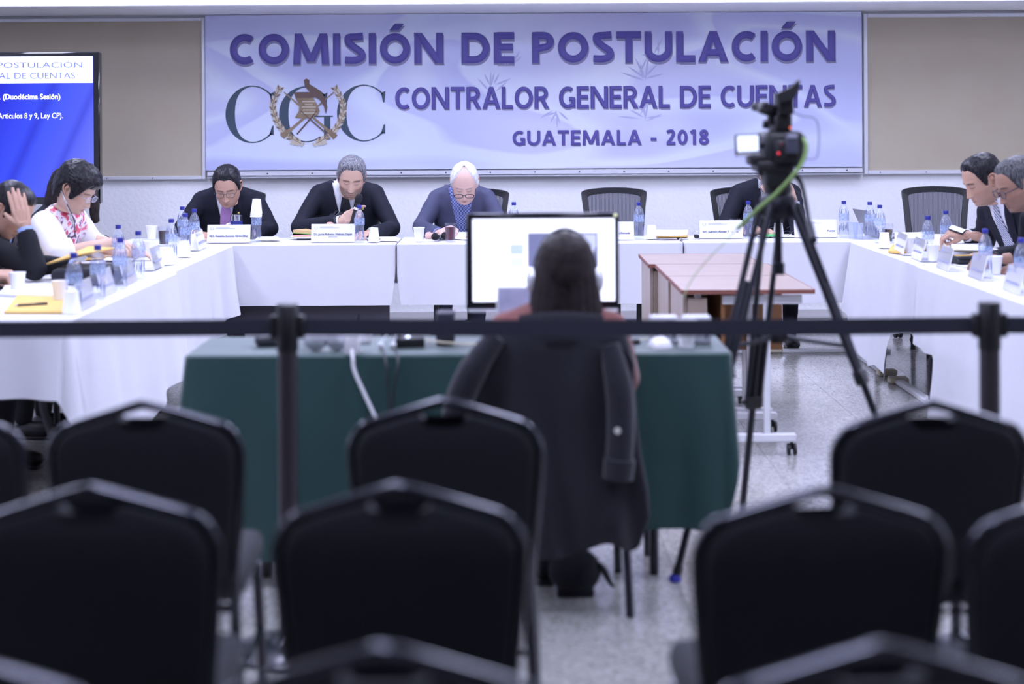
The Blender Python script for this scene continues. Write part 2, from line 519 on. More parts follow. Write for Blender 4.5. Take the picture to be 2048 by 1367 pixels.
# printed block capitals, each letter its own embossed-looking shape: strokes in a unit-high cell
def ell(cx, cz, rx, rz, a0, a1, n=26):
    return [(cx + rx * math.cos(math.radians(a0 + (a1 - a0) * i / n)), cz + rz * math.sin(math.radians(a0 + (a1 - a0) * i / n))) for i in range(n + 1)]
def glyph(ch, t):
    """returns (width, [(points, closed, horizontal_cut)])"""
    h = t / 2
    def V(x): return ([(x, 0), (x, 1)], False, False)
    def Hz(x0, x1, z): return ([(x0, z), (x1, z)], False, False)
    if ch == 'I': return t, [V(h)]
    if ch == 'C': return .74, [(ell(.44, .5, .44 - h, .5 - h, 52, 308), False, False)]
    if ch == 'G': return .80, [(ell(.44, .5, .44 - h, .5 - h, 54, 318), False, False), ([(.80 - h, .04), (.80 - h, .50)], False, False), Hz(.50, .80 - h, .50 - h * .8)]
    if ch in 'OÓ': return .90, [(ell(.45, .5, .45 - h, .5 - h, 0, 360, 44)[:-1], True, False)] + ([([(.42, 1.09), (.58, 1.30)], False, True)] if ch == 'Ó' else [])
    if ch == '0': return .64, [(ell(.32, .5, .32 - h, .5 - h, 0, 360, 40)[:-1], True, False)]
    if ch == 'M': return 1.06, [([(h + .0, 0), (h + .05, 1)], False, True), ([(1.06 - h, 0), (1.01 - h, 1)], False, True), ([(h + .05, 1), (.53, .08)], False, True), ([(1.01 - h, 1), (.53, .08)], False, True)]
    if ch == 'N': return .86, [V(h), V(.86 - h), ([(h, 1), (.86 - h, 0)], False, True)]
    if ch == 'D': return .84, [V(h), ([(h, h)] + ell(.38, .5, .46 - h, .5 - h, -90, 90) + [(h, 1 - h)], False, False)]
    if ch == 'E': return .60, [V(h), Hz(h, .60, h * .9), Hz(h, .56, .52), Hz(h, .60, 1 - h * .9)]
    if ch == 'L': return .56, [V(h), Hz(h, .56, h * .9)]
    if ch == 'T': return .70, [V(.35), Hz(0, .70, 1 - h * .9)]
    if ch in 'PR':
        g = [V(h), ([(h, .44)] + ell(.34, .70, .32 - h, .30 - h * .9, -90, 90, 18) + [(h, 1 - h * .9)], False, False)]
        if ch == 'R': g.append(([(.36, .46), (.72 - h, 0)], False, True))
        return (.66 if ch == 'P' else .72), g
    if ch == 'U': return .82, [([(h, 1), (h, .40)] + ell(.41, .40, .41 - h, .40 - h, 180, 360, 20)[1:-1] + [(.82 - h, .40), (.82 - h, 1)], False, False)]
    if ch == 'A': return .86, [([(h * .9, 0), (.43, 1)], False, True), ([(.86 - h * .9, 0), (.43, 1)], False, True), Hz(.22, .64, .30)]
    if ch == 'S': return .62, [([tuple(p[:2]) for p in spline([(.56, .93 - h * .2, 0), (.36, 1 - h, 0), (.14, .86, 0), (.12 + h * .3, .70, 0), (.32, .53, 0), (.50, .38, 0), (.52, .22, 0), (.40, h + .02, 0), (.25, h, 0), (.04, h * .75 + .04, 0)], 5)], False, False)]
    if ch == '2': return .62, [([tuple(p[:2]) for p in spline([(.08, .84, 0), (.24, 1 - h * .9, 0), (.44, .90, 0), (.48, .70, 0), (.36, .44, 0), (.14, h * 1.2, 0)], 5)], False, False), Hz(.06, .60, h * .9)]
    if ch == '1': return .46, [V(.30), ([(.06, .80), (.30, .94)], False, False)]
    if ch == '8': return .64, [(ell(.32, .27, .31 - h, .27 - h * .9, 0, 360, 30)[:-1], True, False), (ell(.32, .75, .27 - h, .25 - h * .9, 0, 360, 30)[:-1], True, False)]
    if ch == '-': return .40, [Hz(.02, .38, .38)]
    return .32, []
def stroke(mb, pts, closed, hcut, t, sx, sz, relief, lift=0.0):
    P = [Vector((p[0] * sx, p[1] * sz)) for p in pts]
    T = t * sz
    b_ = 0.22 * T if relief else 0.0
    n = len(P)
    rows = []
    for i in range(n):
        a = P[(i - 1) % n] if (closed or i > 0) else P[i]
        c = P[(i + 1) % n] if (closed or i < n - 1) else P[i]
        d1 = (P[i] - a); d2 = (c - P[i])
        d1 = d1.normalized() if d1.length > 1e-9 else d2.normalized(); d2 = d2.normalized() if d2.length > 1e-9 else d1
        d = (d1 + d2).normalized()
        N = Vector((-d.y, d.x)) / max(0.5, d.dot(d1))
        if hcut:
            N = Vector((-1 if d.y > 0 else 1, 0)) / max(0.35, abs(d.y))
        row = []
        for off, up in ((-.5 * T, 0), (-.5 * T + b_, relief), (.5 * T - b_, relief), (.5 * T, 0)):
            q = P[i] + N * off
            row.append((q.x, -0.0008 - up - lift, q.y))
        rows.append(row)
    if closed: rows.append(rows[0])
    mb.grid(rows)
    if not closed:
        k0 = len(mb.v) - 4
        k1 = len(mb.v) - 4 * len(rows)
        mb.f.append((k0, k0 + 1, k0 + 2, k0 + 3)); mb.f.append((k1 + 3, k1 + 2, k1 + 1, k1))
def banner_text(body, u0, u1, vb, cap_px, t, gap=0.11):
    x0, z0 = on_banner(u0, vb); x1, _ = on_banner(u1, vb)
    zc = cap_px * yb / FOC
    total = sum(glyph(c, t)[0] for c in body) + gap * (len(body) - 1)
    sx = (x1 - x0) / total
    x = 0.0
    for c in body:
        w, strokes = glyph(c, t)
        if strokes:
            for shadow in (False, True):
                mb = MB()
                for si, (pts, cl_, hc) in enumerate(strokes):
                    stroke(mb, pts, cl_, hc, t * (1.14 if shadow else 1.0), sx, zc, 0.0 if shadow else 0.035 * zc, 0.0004 * si)
                o = mb.build('letter_shadow' if shadow else 'letter', M_letter_shadow if shadow else M_letter, banner, 0 if shadow else 35)
                o.location = (x0 + x * sx + (0.003 if shadow else 0), 0.0 if shadow else -0.003, z0 - (0.07 * zc if shadow else 0))
        x += w + gap
banner_text('COMISIÓN DE POSTULACIÓN', 459, 1671, 129, 61, 0.23, 0.09)
banner_text('CONTRALOR GENERAL DE CUENTAS', 791, 1671, 218.5, 44, 0.175, 0.10)
banner_text('GUATEMALA - 2018', 1025, 1418, 291, 30, 0.2, 0.12)

# CGC monogram with the gilded emblem
M_mono = mat('slate_green_print', rgb(62, 78, 98), 0.5)
M_gold = mat('gold_print', rgb(168, 148, 118), 0.4, var=(14, 0.3, rgb(116, 94, 80)))
M_gold_l = mat('pale_gold_print', rgb(204, 194, 176), 0.45)
M_gold_d = mat('bronze_print', rgb(104, 82, 76), 0.5)
k = yb / FOC
def crescent(cx, cz, rx, ry, tmax, tmin, a0, a1, n=44):
    out, inn = [], []
    for i in range(n + 1):
        a = math.radians(a0 + (a1 - a0) * i / n)
        t = tmin + (tmax - tmin) * max(0, -math.cos(a)) ** 1.3
        out.append((cx + rx * math.cos(a), cz + ry * math.sin(a)))
        inn.append((cx + (rx - t) * math.cos(a), cz + (ry - t * 0.55) * math.sin(a)))
    return out, inn
def strip(mb, out, inn, y0=-0.0022, y1=-0.0005):
    rows = [[(p[0], y0, p[1]) for p in out], [(p[0], y0, p[1]) for p in inn]]
    mb.grid(rows)
def serif_c(cu, cv, hw, hh, g=False):
    x, z = on_banner(cu, cv)
    mb = MB()
    o, i_ = crescent(x, z, hw * k, hh * k, 19 * k, 4.2 * k, 42, 318 if not g else 305)
    strip(mb, o, i_)
    ex, ez = o[0]
    mb.prism([(ex - 5 * k, ez + 2 * k), (ex + 4 * k, ez + 6 * k), (ex + 2 * k, ez - 17 * k), (ex - 1 * k, ez - 17 * k)], -0.0022, -0.0005)
    if not g:
        ex, ez = o[-1]
        mb.prism([(ex - 6 * k, ez - 3 * k), (ex + 3 * k, ez - 3 * k), (ex + 3 * k, ez + 16 * k), (ex, ez + 15 * k)], -0.0022, -0.0005)
    else:
        gx, gz = on_banner(655, 254)
        mb.prism([(gx - 7 * k, gz + 20 * k), (gx + 6 * k, gz + 20 * k), (gx + 6 * k, gz - 22 * k), (gx - 1 * k, gz - 20 * k), (gx - 7 * k, gz - 24 * k)], -0.0022, -0.0005)
        mb.prism([(gx - 26 * k, gz + 23 * k), (gx + 11 * k, gz + 23 * k), (gx + 11 * k, gz + 20 * k), (gx - 26 * k, gz + 20 * k)], -0.0024, -0.0006)
    mb.build('monogram_letter', M_mono, banner, 0)
serif_c(504.5, 228.5, 53.5, 57.5)
serif_c(611.5, 228.5, 53.5, 56, True)
serif_c(727.5, 226, 53.5, 57)
_leaf_n = [0]
def leaf(mb, x, z, a, l, w, y):
    _leaf_n[0] += 1
    y = y - 0.00006 * (_leaf_n[0] % 9)
    c, s = math.cos(a), math.sin(a)
    P = [(0, 0), (0.35, 0.5), (0.7, 0.4), (1, 0), (0.7, -0.4), (0.35, -0.5)]
    mb.prism([(x + (p[0] * l) * c - p[1] * w * s, z + (p[0] * l) * s + p[1] * w * c) for p in P], y, y + 0.001)
def laurel(path, flip):
    mb, ml = MB(), MB()
    pts = [Vector(on_banner(*p)).to_3d() for p in path]
    pts = spline([(p[0], p[1], 0) for p in pts], 5)
    mb.tube([(p[0], -0.003, p[1]) for p in pts], 1.1 * k, 5)
    for i in range(0, len(pts) - 1):
        d = pts[i + 1] - pts[i]
        a = math.atan2(d.y, d.x)
        for s in (-1, 1):
            leaf(ml if (i + s) % 2 else mb, pts[i].x, pts[i].y, a + s * 0.62, 12 * k, 5 * k, -0.0042)
        leaf(ml, pts[i].x, pts[i].y, a, 10 * k, 4 * k, -0.005)
    mb.build('laurel_stem', M_gold, banner, 0); ml.build('laurel_leaf', M_gold_l, banner, 0)
laurel([(602, 287), (572, 268), (553, 240), (546, 208), (560, 176)], 1)
laurel([(632, 287), (662, 268), (682, 240), (686, 208), (670, 176)], -1)
def bpoly(px, y, m, name):
    mb = MB(); mb.prism([on_banner(*p) for p in px], y, y + 0.0012); return mb.build(name, m, banner, 0)
for (a, b_) in (((565, 274), (668, 184)), ((672, 274), (568, 184))):
    x0, z0 = on_banner(*a); x1, z1 = on_banner(*b_)
    d = Vector((x1 - x0, z1 - z0)); nn = Vector((-d.y, d.x)).normalized()
    def rp(t, w): return (x0 + d.x * t + nn.x * w * k, z0 + d.y * t + nn.y * w * k)
    mb = MB(); mb.prism([rp(0, 7), rp(0.0, -5), rp(0.2, -2.5), rp(1, -1), rp(1, 1), rp(0.2, 3)], -0.006, -0.0045); mb.build('rifle', M_gold, banner, 0)
for (a, b_) in (((594, 268), (634, 222)), ((652, 266), (602, 222))):
    x0, z0 = on_banner(*a); x1, z1 = on_banner(*b_)
    mb = MB(); mb.tube([(x0, -0.006, z0), (x1, -0.006, z1)], 1.4 * k, 5); mb.build('sword', M_gold_d, banner, 0)
bpoly([(588, 186), (592, 184), (622, 184), (626, 194), (634, 208), (640, 222), (636, 230), (612, 237), (590, 235), (598, 222), (599, 210), (592, 198)], -0.008, M_gold, 'scroll')
bpoly([(590, 184), (626, 184), (630, 195), (592, 196)], -0.0095, M_gold_d, 'scroll_roll')
for i, (w, v) in enumerate(((26, 203), (16, 209), (28, 214), (24, 220), (30, 226))):
    bpoly([(618 - w / 2, v - 1), (618 + w / 2, v - 1), (618 + w / 2, v + 1), (618 - w / 2, v + 1)], -0.0095, M_gold_l, 'scroll_line')
bpoly([(608, 160), (613, 157), (619, 160), (619, 168), (626, 172), (642, 182), (650, 196), (655, 214), (652, 228), (648, 212), (640, 200), (628, 192), (616, 180), (610, 172)], -0.0105, M_gold_d, 'quetzal')
for s in (-1, 1):
    for q in range(4):
        x, z = on_banner(617 + s * (8 + q * 6), 284)
        mb = MB(); leaf(mb, x, z, math.radians(-90 + s * (35 + q * 12)), 13 * k, 5 * k, -0.006); mb.build('laurel_leaf', M_gold_l, banner, 0)
# faint watermark sprays
M_wm = mat('pale_grey_print', rgb(186, 188, 224), 0.6)
random.seed(5)
def spray(u, v, n, a0, a1, l):
    mb = MB()
    x, z = on_banner(u, v)
    for i in range(n):
        a = math.radians(a0 + (a1 - a0) * i / (n - 1) + random.uniform(-6, 6))
        leaf(mb, x + random.uniform(-8, 8) * k, z + random.uniform(-8, 8) * k, a, l * k * random.uniform(0.7, 1.1), 4 * k, -0.0014)
    mb.build('watermark_spray', M_wm, banner, 0)
spray(985, 175, 7, 20, 130, 34); spray(1018, 128, 5, 20, 100, 26)
spray(1285, 155, 8, 20, 160, 52); spray(1310, 110, 6, 40, 170, 36); spray(1285, 235, 8, 5, 175, 42); spray(1110, 225, 6, 190, 320, 30)

# ------------------------------------------------------------------ television on a stand
def tv_mat():
    m = bpy.data.materials.new('blue_slide')
    m.use_nodes = True
    nt = m.node_tree
    b = nt.nodes['Principled BSDF']
    tc = nt.nodes.new('ShaderNodeTexCoord')
    sx = nt.nodes.new('ShaderNodeSeparateXYZ'); nt.links.new(tc.outputs['Object'], sx.inputs[0])
    ma = nt.nodes.new('ShaderNodeMath'); ma.operation = 'MULTIPLY_ADD'; ma.inputs[1].default_value = -0.45; nt.links.new(sx.outputs[2], ma.inputs[0]); nt.links.new(sx.outputs[0], ma.inputs[2])
    r = nt.nodes.new('ShaderNodeValToRGB')
    e = r.color_ramp.elements
    e[0].position = 0.2; e[0].color = rgb(24, 40, 226)
    e[1].position = 1.0; e[1].color = rgb(128, 138, 255)
    for p, c in ((0.42, (52, 74, 250)), (0.47, (40, 56, 222)), (0.52, (62, 84, 252)), (0.66, (78, 94, 250)), (0.7, (66, 78, 228)), (0.74, (88, 102, 252))):
        q = e.new(p); q.color = rgb(*c)
    mr = nt.nodes.new('ShaderNodeMapRange'); mr.inputs[1].default_value = -0.4; mr.inputs[2].default_value = 0.85
    nt.links.new(ma.outputs[0], mr.inputs[0]); nt.links.new(mr.outputs[0], r.inputs[0])
    b.inputs['Base Color'].default_value = (0, 0, 0, 1)
    b.inputs['Roughness'].default_value = 0.3
    nt.links.new(r.outputs[0], b.inputs['Emission Color'])
    b.inputs['Emission Strength'].default_value = 0.95
    return m
yt = 10.9
xr = pt(199, 250, yt).x
tz1, tz0 = pt(100, 104, yt).z, pt(100, 408, yt).z
W, Hh = 1.72, tz1 - tz0
tv = thing('television', 'large glossy black television showing a blue slide on the left', 'television', (xr - W / 2, yt, tz0))
mb = MB(); mb.box((0, 0.04, Hh / 2), (W, 0.07, Hh), bev=0.008); mb.build('housing', mat('gloss_black', rgb(14, 14, 20), 0.08, coat=0.6), tv)
sx1 = pt(187, 250, yt).x - (xr - W / 2); sz1 = pt(100, 112.5, yt).z - tz0; sz0 = pt(100, 394, yt).z - tz0
mb = MB(); mb.box((0, -0.001, (sz0 + sz1) / 2), (2 * sx1, 0.012, sz1 - sz0)); scr = mb.build('screen', tv_mat(), tv)
hz = pt(100, 166, yt).z - tz0
mb = MB(); mb.box((0, -0.008, (hz + sz1) / 2), (2 * sx1, 0.004, sz1 - hz)); mb.build('slide_header', mat('slide_white', rgb(222, 228, 255), 0.4, emit=0.8), scr)
def tv_text(body, u1, vb, cap, m, bold, w=None):
    p = pt(u1, vb, yt); x1 = p.x - (xr - W / 2); z = p.z - tz0
    size = cap * yt / FOC / 0.73
    def span(me_): return max(v.co.x for v in me_.vertices)
    full = span(text_mesh(body, size, offset=bold, res=3))
    sc = (w or full) / full
    words = body.split(' ')
    for i in range(len(words)):
        end = span(text_mesh(' '.join(words[:i + 1]), size, offset=bold, res=2))
        me = text_mesh(words[i], size, offset=bold, res=3)
        wd = span(me)
        o = link('slide_word', me, m, scr, 0)
        o.location = (x1 - (w or full) + (end - wd) * sc, -0.0115, z); o.scale = (sc, 1, 1)
m_bt = mat('slide_blue_text', rgb(92, 100, 205), 0.5, emit=0.8); m_yt = mat('slide_yellow_text', rgb(250, 245, 190), 0.5, emit=0.95)
kk = yt / FOC
tv_text('COMISIÓN DE POSTULACIÓN', 165.5, 135, 11.5, m_bt, 0.0, 340 * kk)
tv_text('CONTRALOR GENERAL DE CUENTAS', 151, 157, 13, m_bt, 0.0, 348 * kk)
tv_text('. (Duodécima Sesión)', 121.5, 198, 11, m_yt, 0.0012, 122 * kk)
tv_text('Artículos 8 y 9, Ley CP).', 127, 236, 11, mat('slide_white_text', rgb(245, 245, 255), 0.5, emit=0.95), 0.0005, 130 * kk)
tvs = thing('television_stand', 'black rolling stand under the television', 'stand', (xr - W / 2, yt + 0.14, 0))
mb = MB(); mb.box((0, 0, 0.8), (0.5, 0.06, 0.5), bev=0.01); mb.build('mounting_plate', M_black_metal, tvs)
for s in (-1, 1):
    mb = MB(); mb.tube([(s * 0.22, 0.03, 1.3), (s * 0.22, 0.03, 0.08)], 0.028, 10); mb.build('upright', M_black_metal, tvs)
    mb = MB(); mb.box((s * 0.3, 0, 0.06), (0.06, 0.7, 0.05), bev=0.01); mb.build('foot', M_black_metal, tvs)
# ------------------------------------------------------------------ tables and cloths
ZT = 0.75
def folding_table(label, x0, x1, y0, y1, ztop, group, legs=True, m=M_dark_grey):
    cx, cy = (x0 + x1) / 2, (y0 + y1) / 2
    t = thing('folding_table', label, 'table', (cx, cy, 0), 0, group)
    w, d = x1 - x0, y1 - y0
    mb = MB(); mb.box((0, 0, ztop - 0.02), (w - 0.02, d - 0.02, 0.03), bev=0.005); mb.build('tabletop', M_wood_dark, t)
    along_x = w > d
    for s in (-1, 1):
        for q in (-1, 1):
            mb = MB()
            if along_x:
                px, py = s * (w / 2 - 0.22), q * (d / 2 - 0.09)
                P = [(px, py, ztop - 0.04), (px, py * 0.9, 0.42), (px, py, 0.22), (px, py, 0.0)]
            else:
                px, py = q * (w / 2 - 0.09), s * (d / 2 - 0.22)
                P = [(px, py, ztop - 0.04), (px * 0.75, py, 0.42), (px, py, 0.22), (px, py, 0.0)]
            mb.tube(spline(P, 5), 0.016, 10); mb.build('leg', m, t)
        mb = MB()
        a = (s * (w / 2 - 0.22), -(d / 2 - 0.11), 0.42) if along_x else (-(w / 2 - 0.16), s * (d / 2 - 0.22), 0.42)
        b_ = (a[0], -a[1], 0.42) if along_x else (-a[0], a[1], 0.42)
        mb.tube([a, b_], 0.011, 8); mb.build('crossbar', m, t)
    return t
def tablecloth(label, x0, x1, y0, y1, z, drops, group=None, m=M_cloth, flare=0.10, amp=0.022, seed=1, corner=1.0, name='tablecloth'):
    """drops: dict side -> drop or callable(t) ; sides s(-y) e(+x) n(+y) w(-x), going round counter-clockwise"""
    rnd = random.Random(seed)
    r = 0.03
    P = []      # (pos2d, normal2d, drop, wave, cornerness)
    sides = [('s', (x0 + r, y0), (x1 - r, y0), (0, -1)), ('e', (x1, y0 + r), (x1, y1 - r), (1, 0)),
             ('n', (x1 - r, y1), (x0 + r, y1), (0, 1)), ('w', (x0, y1 - r), (x0, y0 + r), (-1, 0))]
    cent = {'s': (x1 - r, y0 + r), 'e': (x1 - r, y1 - r), 'n': (x0 + r, y1 - r), 'w': (x0 + r, y0 + r)}
    def dr(sd, t):
        q = drops[sd]
        return q(t) if callable(q) else q
    order = ['s', 'e', 'n', 'w']
    ph = [rnd.uniform(0, 6.28) for _ in range(6)]
    dist = 0
    for si, (sd, a, b_, nr) in enumerate(sides):
        ln = math.hypot(b_[0] - a[0], b_[1] - a[1])
        n = max(6, int(ln / 0.022))
        for i in range(n + 1):
            t = i / n
            ss = dist + ln * t
            wv = 0.55 * math.sin(ss * 14 + ph[0]) + 0.35 * math.sin(ss * 23 + ph[1]) + 0.5 * math.sin(ss * 6.1 + ph[2])
            edge = min(t, 1 - t) * ln
            wv *= 0.35 + 0.65 * sstep(0.5, 0.05, edge) * corner + 0.25 * max(0, math.sin(ss * 2.3 + ph[3]))
            P.append((a[0] + (b_[0] - a[0]) * t, a[1] + (b_[1] - a[1]) * t, nr[0], nr[1], dr(sd, t), wv, 0))
        dist += ln
        nx = order[(si + 1) % 4]
        c = cent[sd]
        a0 = math.atan2(nr[1], nr[0])
        d0, d1 = dr(sd, 1.0), dr(nx, 0.0)
        for i in range(1, 8):
            t = i / 8
            an = a0 + t * math.pi / 2
            P.append((c[0] + r * math.cos(an), c[1] + r * math.sin(an), math.cos(an), math.sin(an), d0 + (d1 - d0) * t, 0.0, math.sin(t * math.pi) * min(1, min(d0, d1) / 0.3)))
    nr_ = 14
    cx, cy = (x0 + x1) / 2, (y0 + y1) / 2
    rows = [[(p[0] - p[2] * 0.008 - cx, p[1] - p[3] * 0.008 - cy, z) for p in P]]
    for k_ in range(nr_ + 1):
        q = k_ / nr_
        row = []
        for p in P:
            d = p[4] * q
            sc = min(1.0, p[4] / 0.35)
            off = flare * d * sc + amp * sc * (q ** 1.1) * p[5] + 0.10 * p[6] * d * corner
            off = max(off, 0.0)
            row.append((p[0] + p[2] * off - cx, p[1] + p[3] * off - cy, z - 0.006 - d * (1 - 0.02 * p[6])))
        rows.append(row)
    mb = MB(); mb.grid(rows, cyc=True)
    nP = len(P)
    mb.f.append(tuple(range(nP)))
    o = mb.build(name, m, None, 30)
    o.location = (cx, cy, 0)
    return tag(o, label, 'tablecloth', group)
XL, XR = -1.72, 2.10
YF = 10.0
far_x = [-2.53, -0.73, 1.07, 2.87]
G1 = 'folding tables in the white-clothed U'
G2 = 'white cloths of the U-shaped table'
nm = ['left', 'middle', 'right']
hem = 0.375
for i in range(3):
    a, b_ = far_x[i] + 0.004, far_x[i + 1] - 0.004
    folding_table('folding table under the %s white cloth of the back row' % nm[i], a + .02, b_ - .02, YF + 0.02, YF + 0.6, ZT - 0.012, G1)
    if i == 0:
        ft_ = bpy.data.objects['folding_table']
        mb = MB(); mb.box((0.1, -0.2, 0.36), (1.5, 0.012, 0.30)); mb.build('modesty_panel', mat('grey_board', rgb(72, 70, 82), 0.6), ft_)
    lab = ['white tablecloth at the left end of the back row before the pink-tied man',
           'white tablecloth in the middle of the back row, behind the computer monitor',
           'white tablecloth at the right end of the back row, behind the tripod'][i]
    tablecloth(lab, a, b_, YF, YF + 0.6, ZT, {'s': hem, 'n': 0.3, 'e': 0.03, 'w': 0.03}, G2, seed=11 + i, flare=0.05, amp=0.014, corner=0.8)
# left arm of the U: two tables
folding_table('folding table under the far cloth of the left arm', XL - 0.64, XL - 0.04, 8.12, YF - 0.05, ZT - 0.012, G1)
folding_table('folding table under the near cloth of the left arm, grey leg showing', XL - 0.6, XL - 0.02, 6.16, 8.04, ZT - 0.012, G1)
tablecloth('white tablecloth on the far half of the left arm', XL - 0.66, XL - 0.02, 8.06, YF - 0.03, ZT + 0.001,
           {'s': 0.03, 'n': 0.05, 'e': lambda t: 0.47 - 0.06 * sstep(0.6, 1.0, t), 'w': 0.25}, G2, seed=21, amp=0.05, flare=0.09)
tablecloth('white tablecloth hanging low on the near half of the left arm', XL - 0.62, XL + 0.02, 6.12, 8.12, ZT + 0.004,
           {'s': 0.29, 'n': 0.03, 'e': lambda t: 0.56 - 0.06 * math.sin(t * 9), 'w': 0.25}, G2, seed=22, amp=0.06, flare=0.10)
# right arm: two tables
folding_table('folding table under the far cloth of the right arm, black bent leg showing', XR + 0.02, XR + 0.62, 8.24, YF - 0.08, ZT - 0.012, G1)
folding_table('folding table under the near cloth of the right arm', XR + 0.02, XR + 0.62, 6.3, 8.16, ZT - 0.012, G1)
tablecloth('white tablecloth with a bunched hem on the far half of the right arm', XR, XR + 0.64, 8.2, YF - 0.03, ZT + 0.001,
           {'s': 0.03, 'n': 0.04, 'e': 0.55, 'w': lambda t: 0.42 + 0.22 * sstep(0.03, 0.2, t) - 0.25 * sstep(0.70, 0.77, t) + 0.02 * math.sin(t * 20)}, G2, seed=31, amp=0.05, flare=0.09)
tablecloth('white tablecloth reaching the floor on the near half of the right arm', XR - 0.02, XR + 0.66, 5.9, 8.26, ZT + 0.004,
           {'s': 0.3, 'n': 0.03, 'e': 0.55, 'w': lambda t: 0.67 - 0.29 * sstep(0.215, 0.165, t) + 0.02 * math.sin(t * 12)}, G2, seed=32, amp=0.05, flare=0.09)
# raised black modesty shelf showing below the left back cloth
# white cable duct on the floor
du = thing('cable_duct', 'white plastic cable duct running along the floor under the right tables', 'cable duct', (2.2, 10.4, 0))
mb = MB(); mb.box((-0.55, 0, 0.012), (1.6, 0.05, 0.024), bev=0.004); mb.build('duct_strip', M_white_plastic, du)
for (ya, yb_, xo) in ((-0.02, -0.95, 0.0), (-1.25, -3.2, 0.0)):
    mb = MB(); mb.box((xo, (ya + yb_) / 2, 0.014), (0.05, ya - yb_, 0.028), bev=0.005); mb.build('duct_strip', M_white_plastic, du)
for (x_, y_) in ((0.02, 0.0), (0.0, -1.25), (0.0, -0.97), (-0.51, 0.0)):
    mb = MB(); mb.box((x_, y_, 0.02), (0.11, 0.08, 0.036), bev=0.008); mb.build('duct_joint', M_cream, du)

# ------------------------------------------------------------------ wooden computer desks in the middle of the U
def desk(label, x0, x1, y0, y1):
    t = thing('computer_desk', label, 'desk', ((x0 + x1) / 2, (y0 + y1) / 2, 0), 0, 'small wooden desks inside the U')
    w, d = x1 - x0, y1 - y0
    mb = MB(); mb.box((0, 0, 0.741), (w, d, 0.018), bev=0.002); top = mb.build('desktop', M_wood, t)
    mb = MB()
    mb.box((0, -d / 2 - 0.001, 0.741), (w + 0.004, 0.005, 0.019)); mb.box((0, d / 2 + 0.001, 0.741), (w + 0.004, 0.005, 0.019))
    mb.box((-w / 2 - 0.001, 0, 0.741), (0.005, d, 0.019)); mb.box((w / 2 + 0.001, 0, 0.741), (0.005, d, 0.019))
    mb.build('edge_band', M_wood_edge, top)
    # pedestal for the computer tower on the left, open to the front
    px = -w / 2 + 0.02
    mb = MB(); mb.box((px, 0.02, 0.46), (0.018, d - 0.1, 0.54)); mb.build('side_panel', M_wood, t)
    mb = MB(); mb.box((px + 0.17, 0.02, 0.46), (0.018, d - 0.1, 0.54)); mb.build('side_panel', M_wood_dark, t)
    mb = MB(); mb.box((px + 0.085, 0.02, 0.2), (0.152, d - 0.1, 0.018)); mb.build('pedestal_floor', M_wood_dark, t)
    mb = MB(); mb.box((px + 0.085, d / 2 - 0.06, 0.46), (0.152, 0.012, 0.5)); mb.build('back_panel', M_wood, t)
    mb = MB(); mb.box((px + 0.052, -d / 2 + 0.04, 0.46), (0.085, 0.016, 0.5)); mb.build('pedestal_door', M_wood, t)
    # white metal frame
    mb = MB(); mb.box((0.07, -d / 2 + 0.06, 0.70), (0.36, 0.02, 0.04), bev=0.003); mb.build('front_rail', M_white_metal, t)
    mb = MB(); mb.box((0.07, d / 2 - 0.06, 0.55), (0.36, 0.012, 0.3)); mb.build('modesty_panel', M_wood_dark, t)
    for s in (-1, 1):
        for xx in (-0.22, 0.09):
            mb = MB(); mb.box((xx, s * (d / 2 - 0.06), 0.41), (0.03, 0.025, 0.64), bev=0.003); mb.build('leg', M_white_metal, t)
        mb = MB(); mb.box((-0.02, s * (d / 2 - 0.06), 0.08), (0.48, 0.04, 0.035), bev=0.004); ft = mb.build('foot', M_white_metal, t)
        for xx in (-0.24, 0.2):
            mb = MB()
            Mx = Matrix.Translation((xx, s * (d / 2 - 0.06), 0.027)) @ Matrix.Rotation(math.pi / 2, 4, 'Y')
            for zz in (-0.014, 0.014):
                mb.lathe([(0.012, zz - 0.008), (0.026, zz - 0.006), (0.026, zz + 0.006), (0.012, zz + 0.008)], 14, Mx)
            mb.tube([(xx, s * (d / 2 - 0.06), 0.027), (xx, s * (d / 2 - 0.06), 0.065)], 0.008, 8)
            mb.build('caster', M_black_plastic, ft)
    return t
desk('wooden desk farthest from the camera, its left edge jutting out', 0.72, 1.315, 8.46, 9.12)
desk('middle wooden desk of the three pushed together', 0.753, 1.345, 7.80, 8.455)
desk('nearest wooden desk, in front of the tripod legs', 0.755, 1.345, 7.14, 7.795)

# ------------------------------------------------------------------ green table of the operator
GX0, GX1, GY0, GY1 = pt(366, 708, 5.2).x, pt(1466, 708, 5.2).x, 5.2, 5.66
folding_table('folding table under the green cloth', GX0 + 0.03, GX1 - 0.03, GY0 + 0.03, GY1 - 0.02, ZT - 0.012, None, m=M_black_metal)
tablecloth('dark green tablecloth covering the operator table behind the belt barrier', GX0, GX1, GY0, GY1, ZT,
           {'s': lambda t: 0.655 - 0.09 * sstep(0.45, 0.9, t), 'e': 0.16, 'n': 0.30, 'w': 0.62}, None, m=M_green, seed=41, flare=0.04, amp=0.04, corner=1.2)

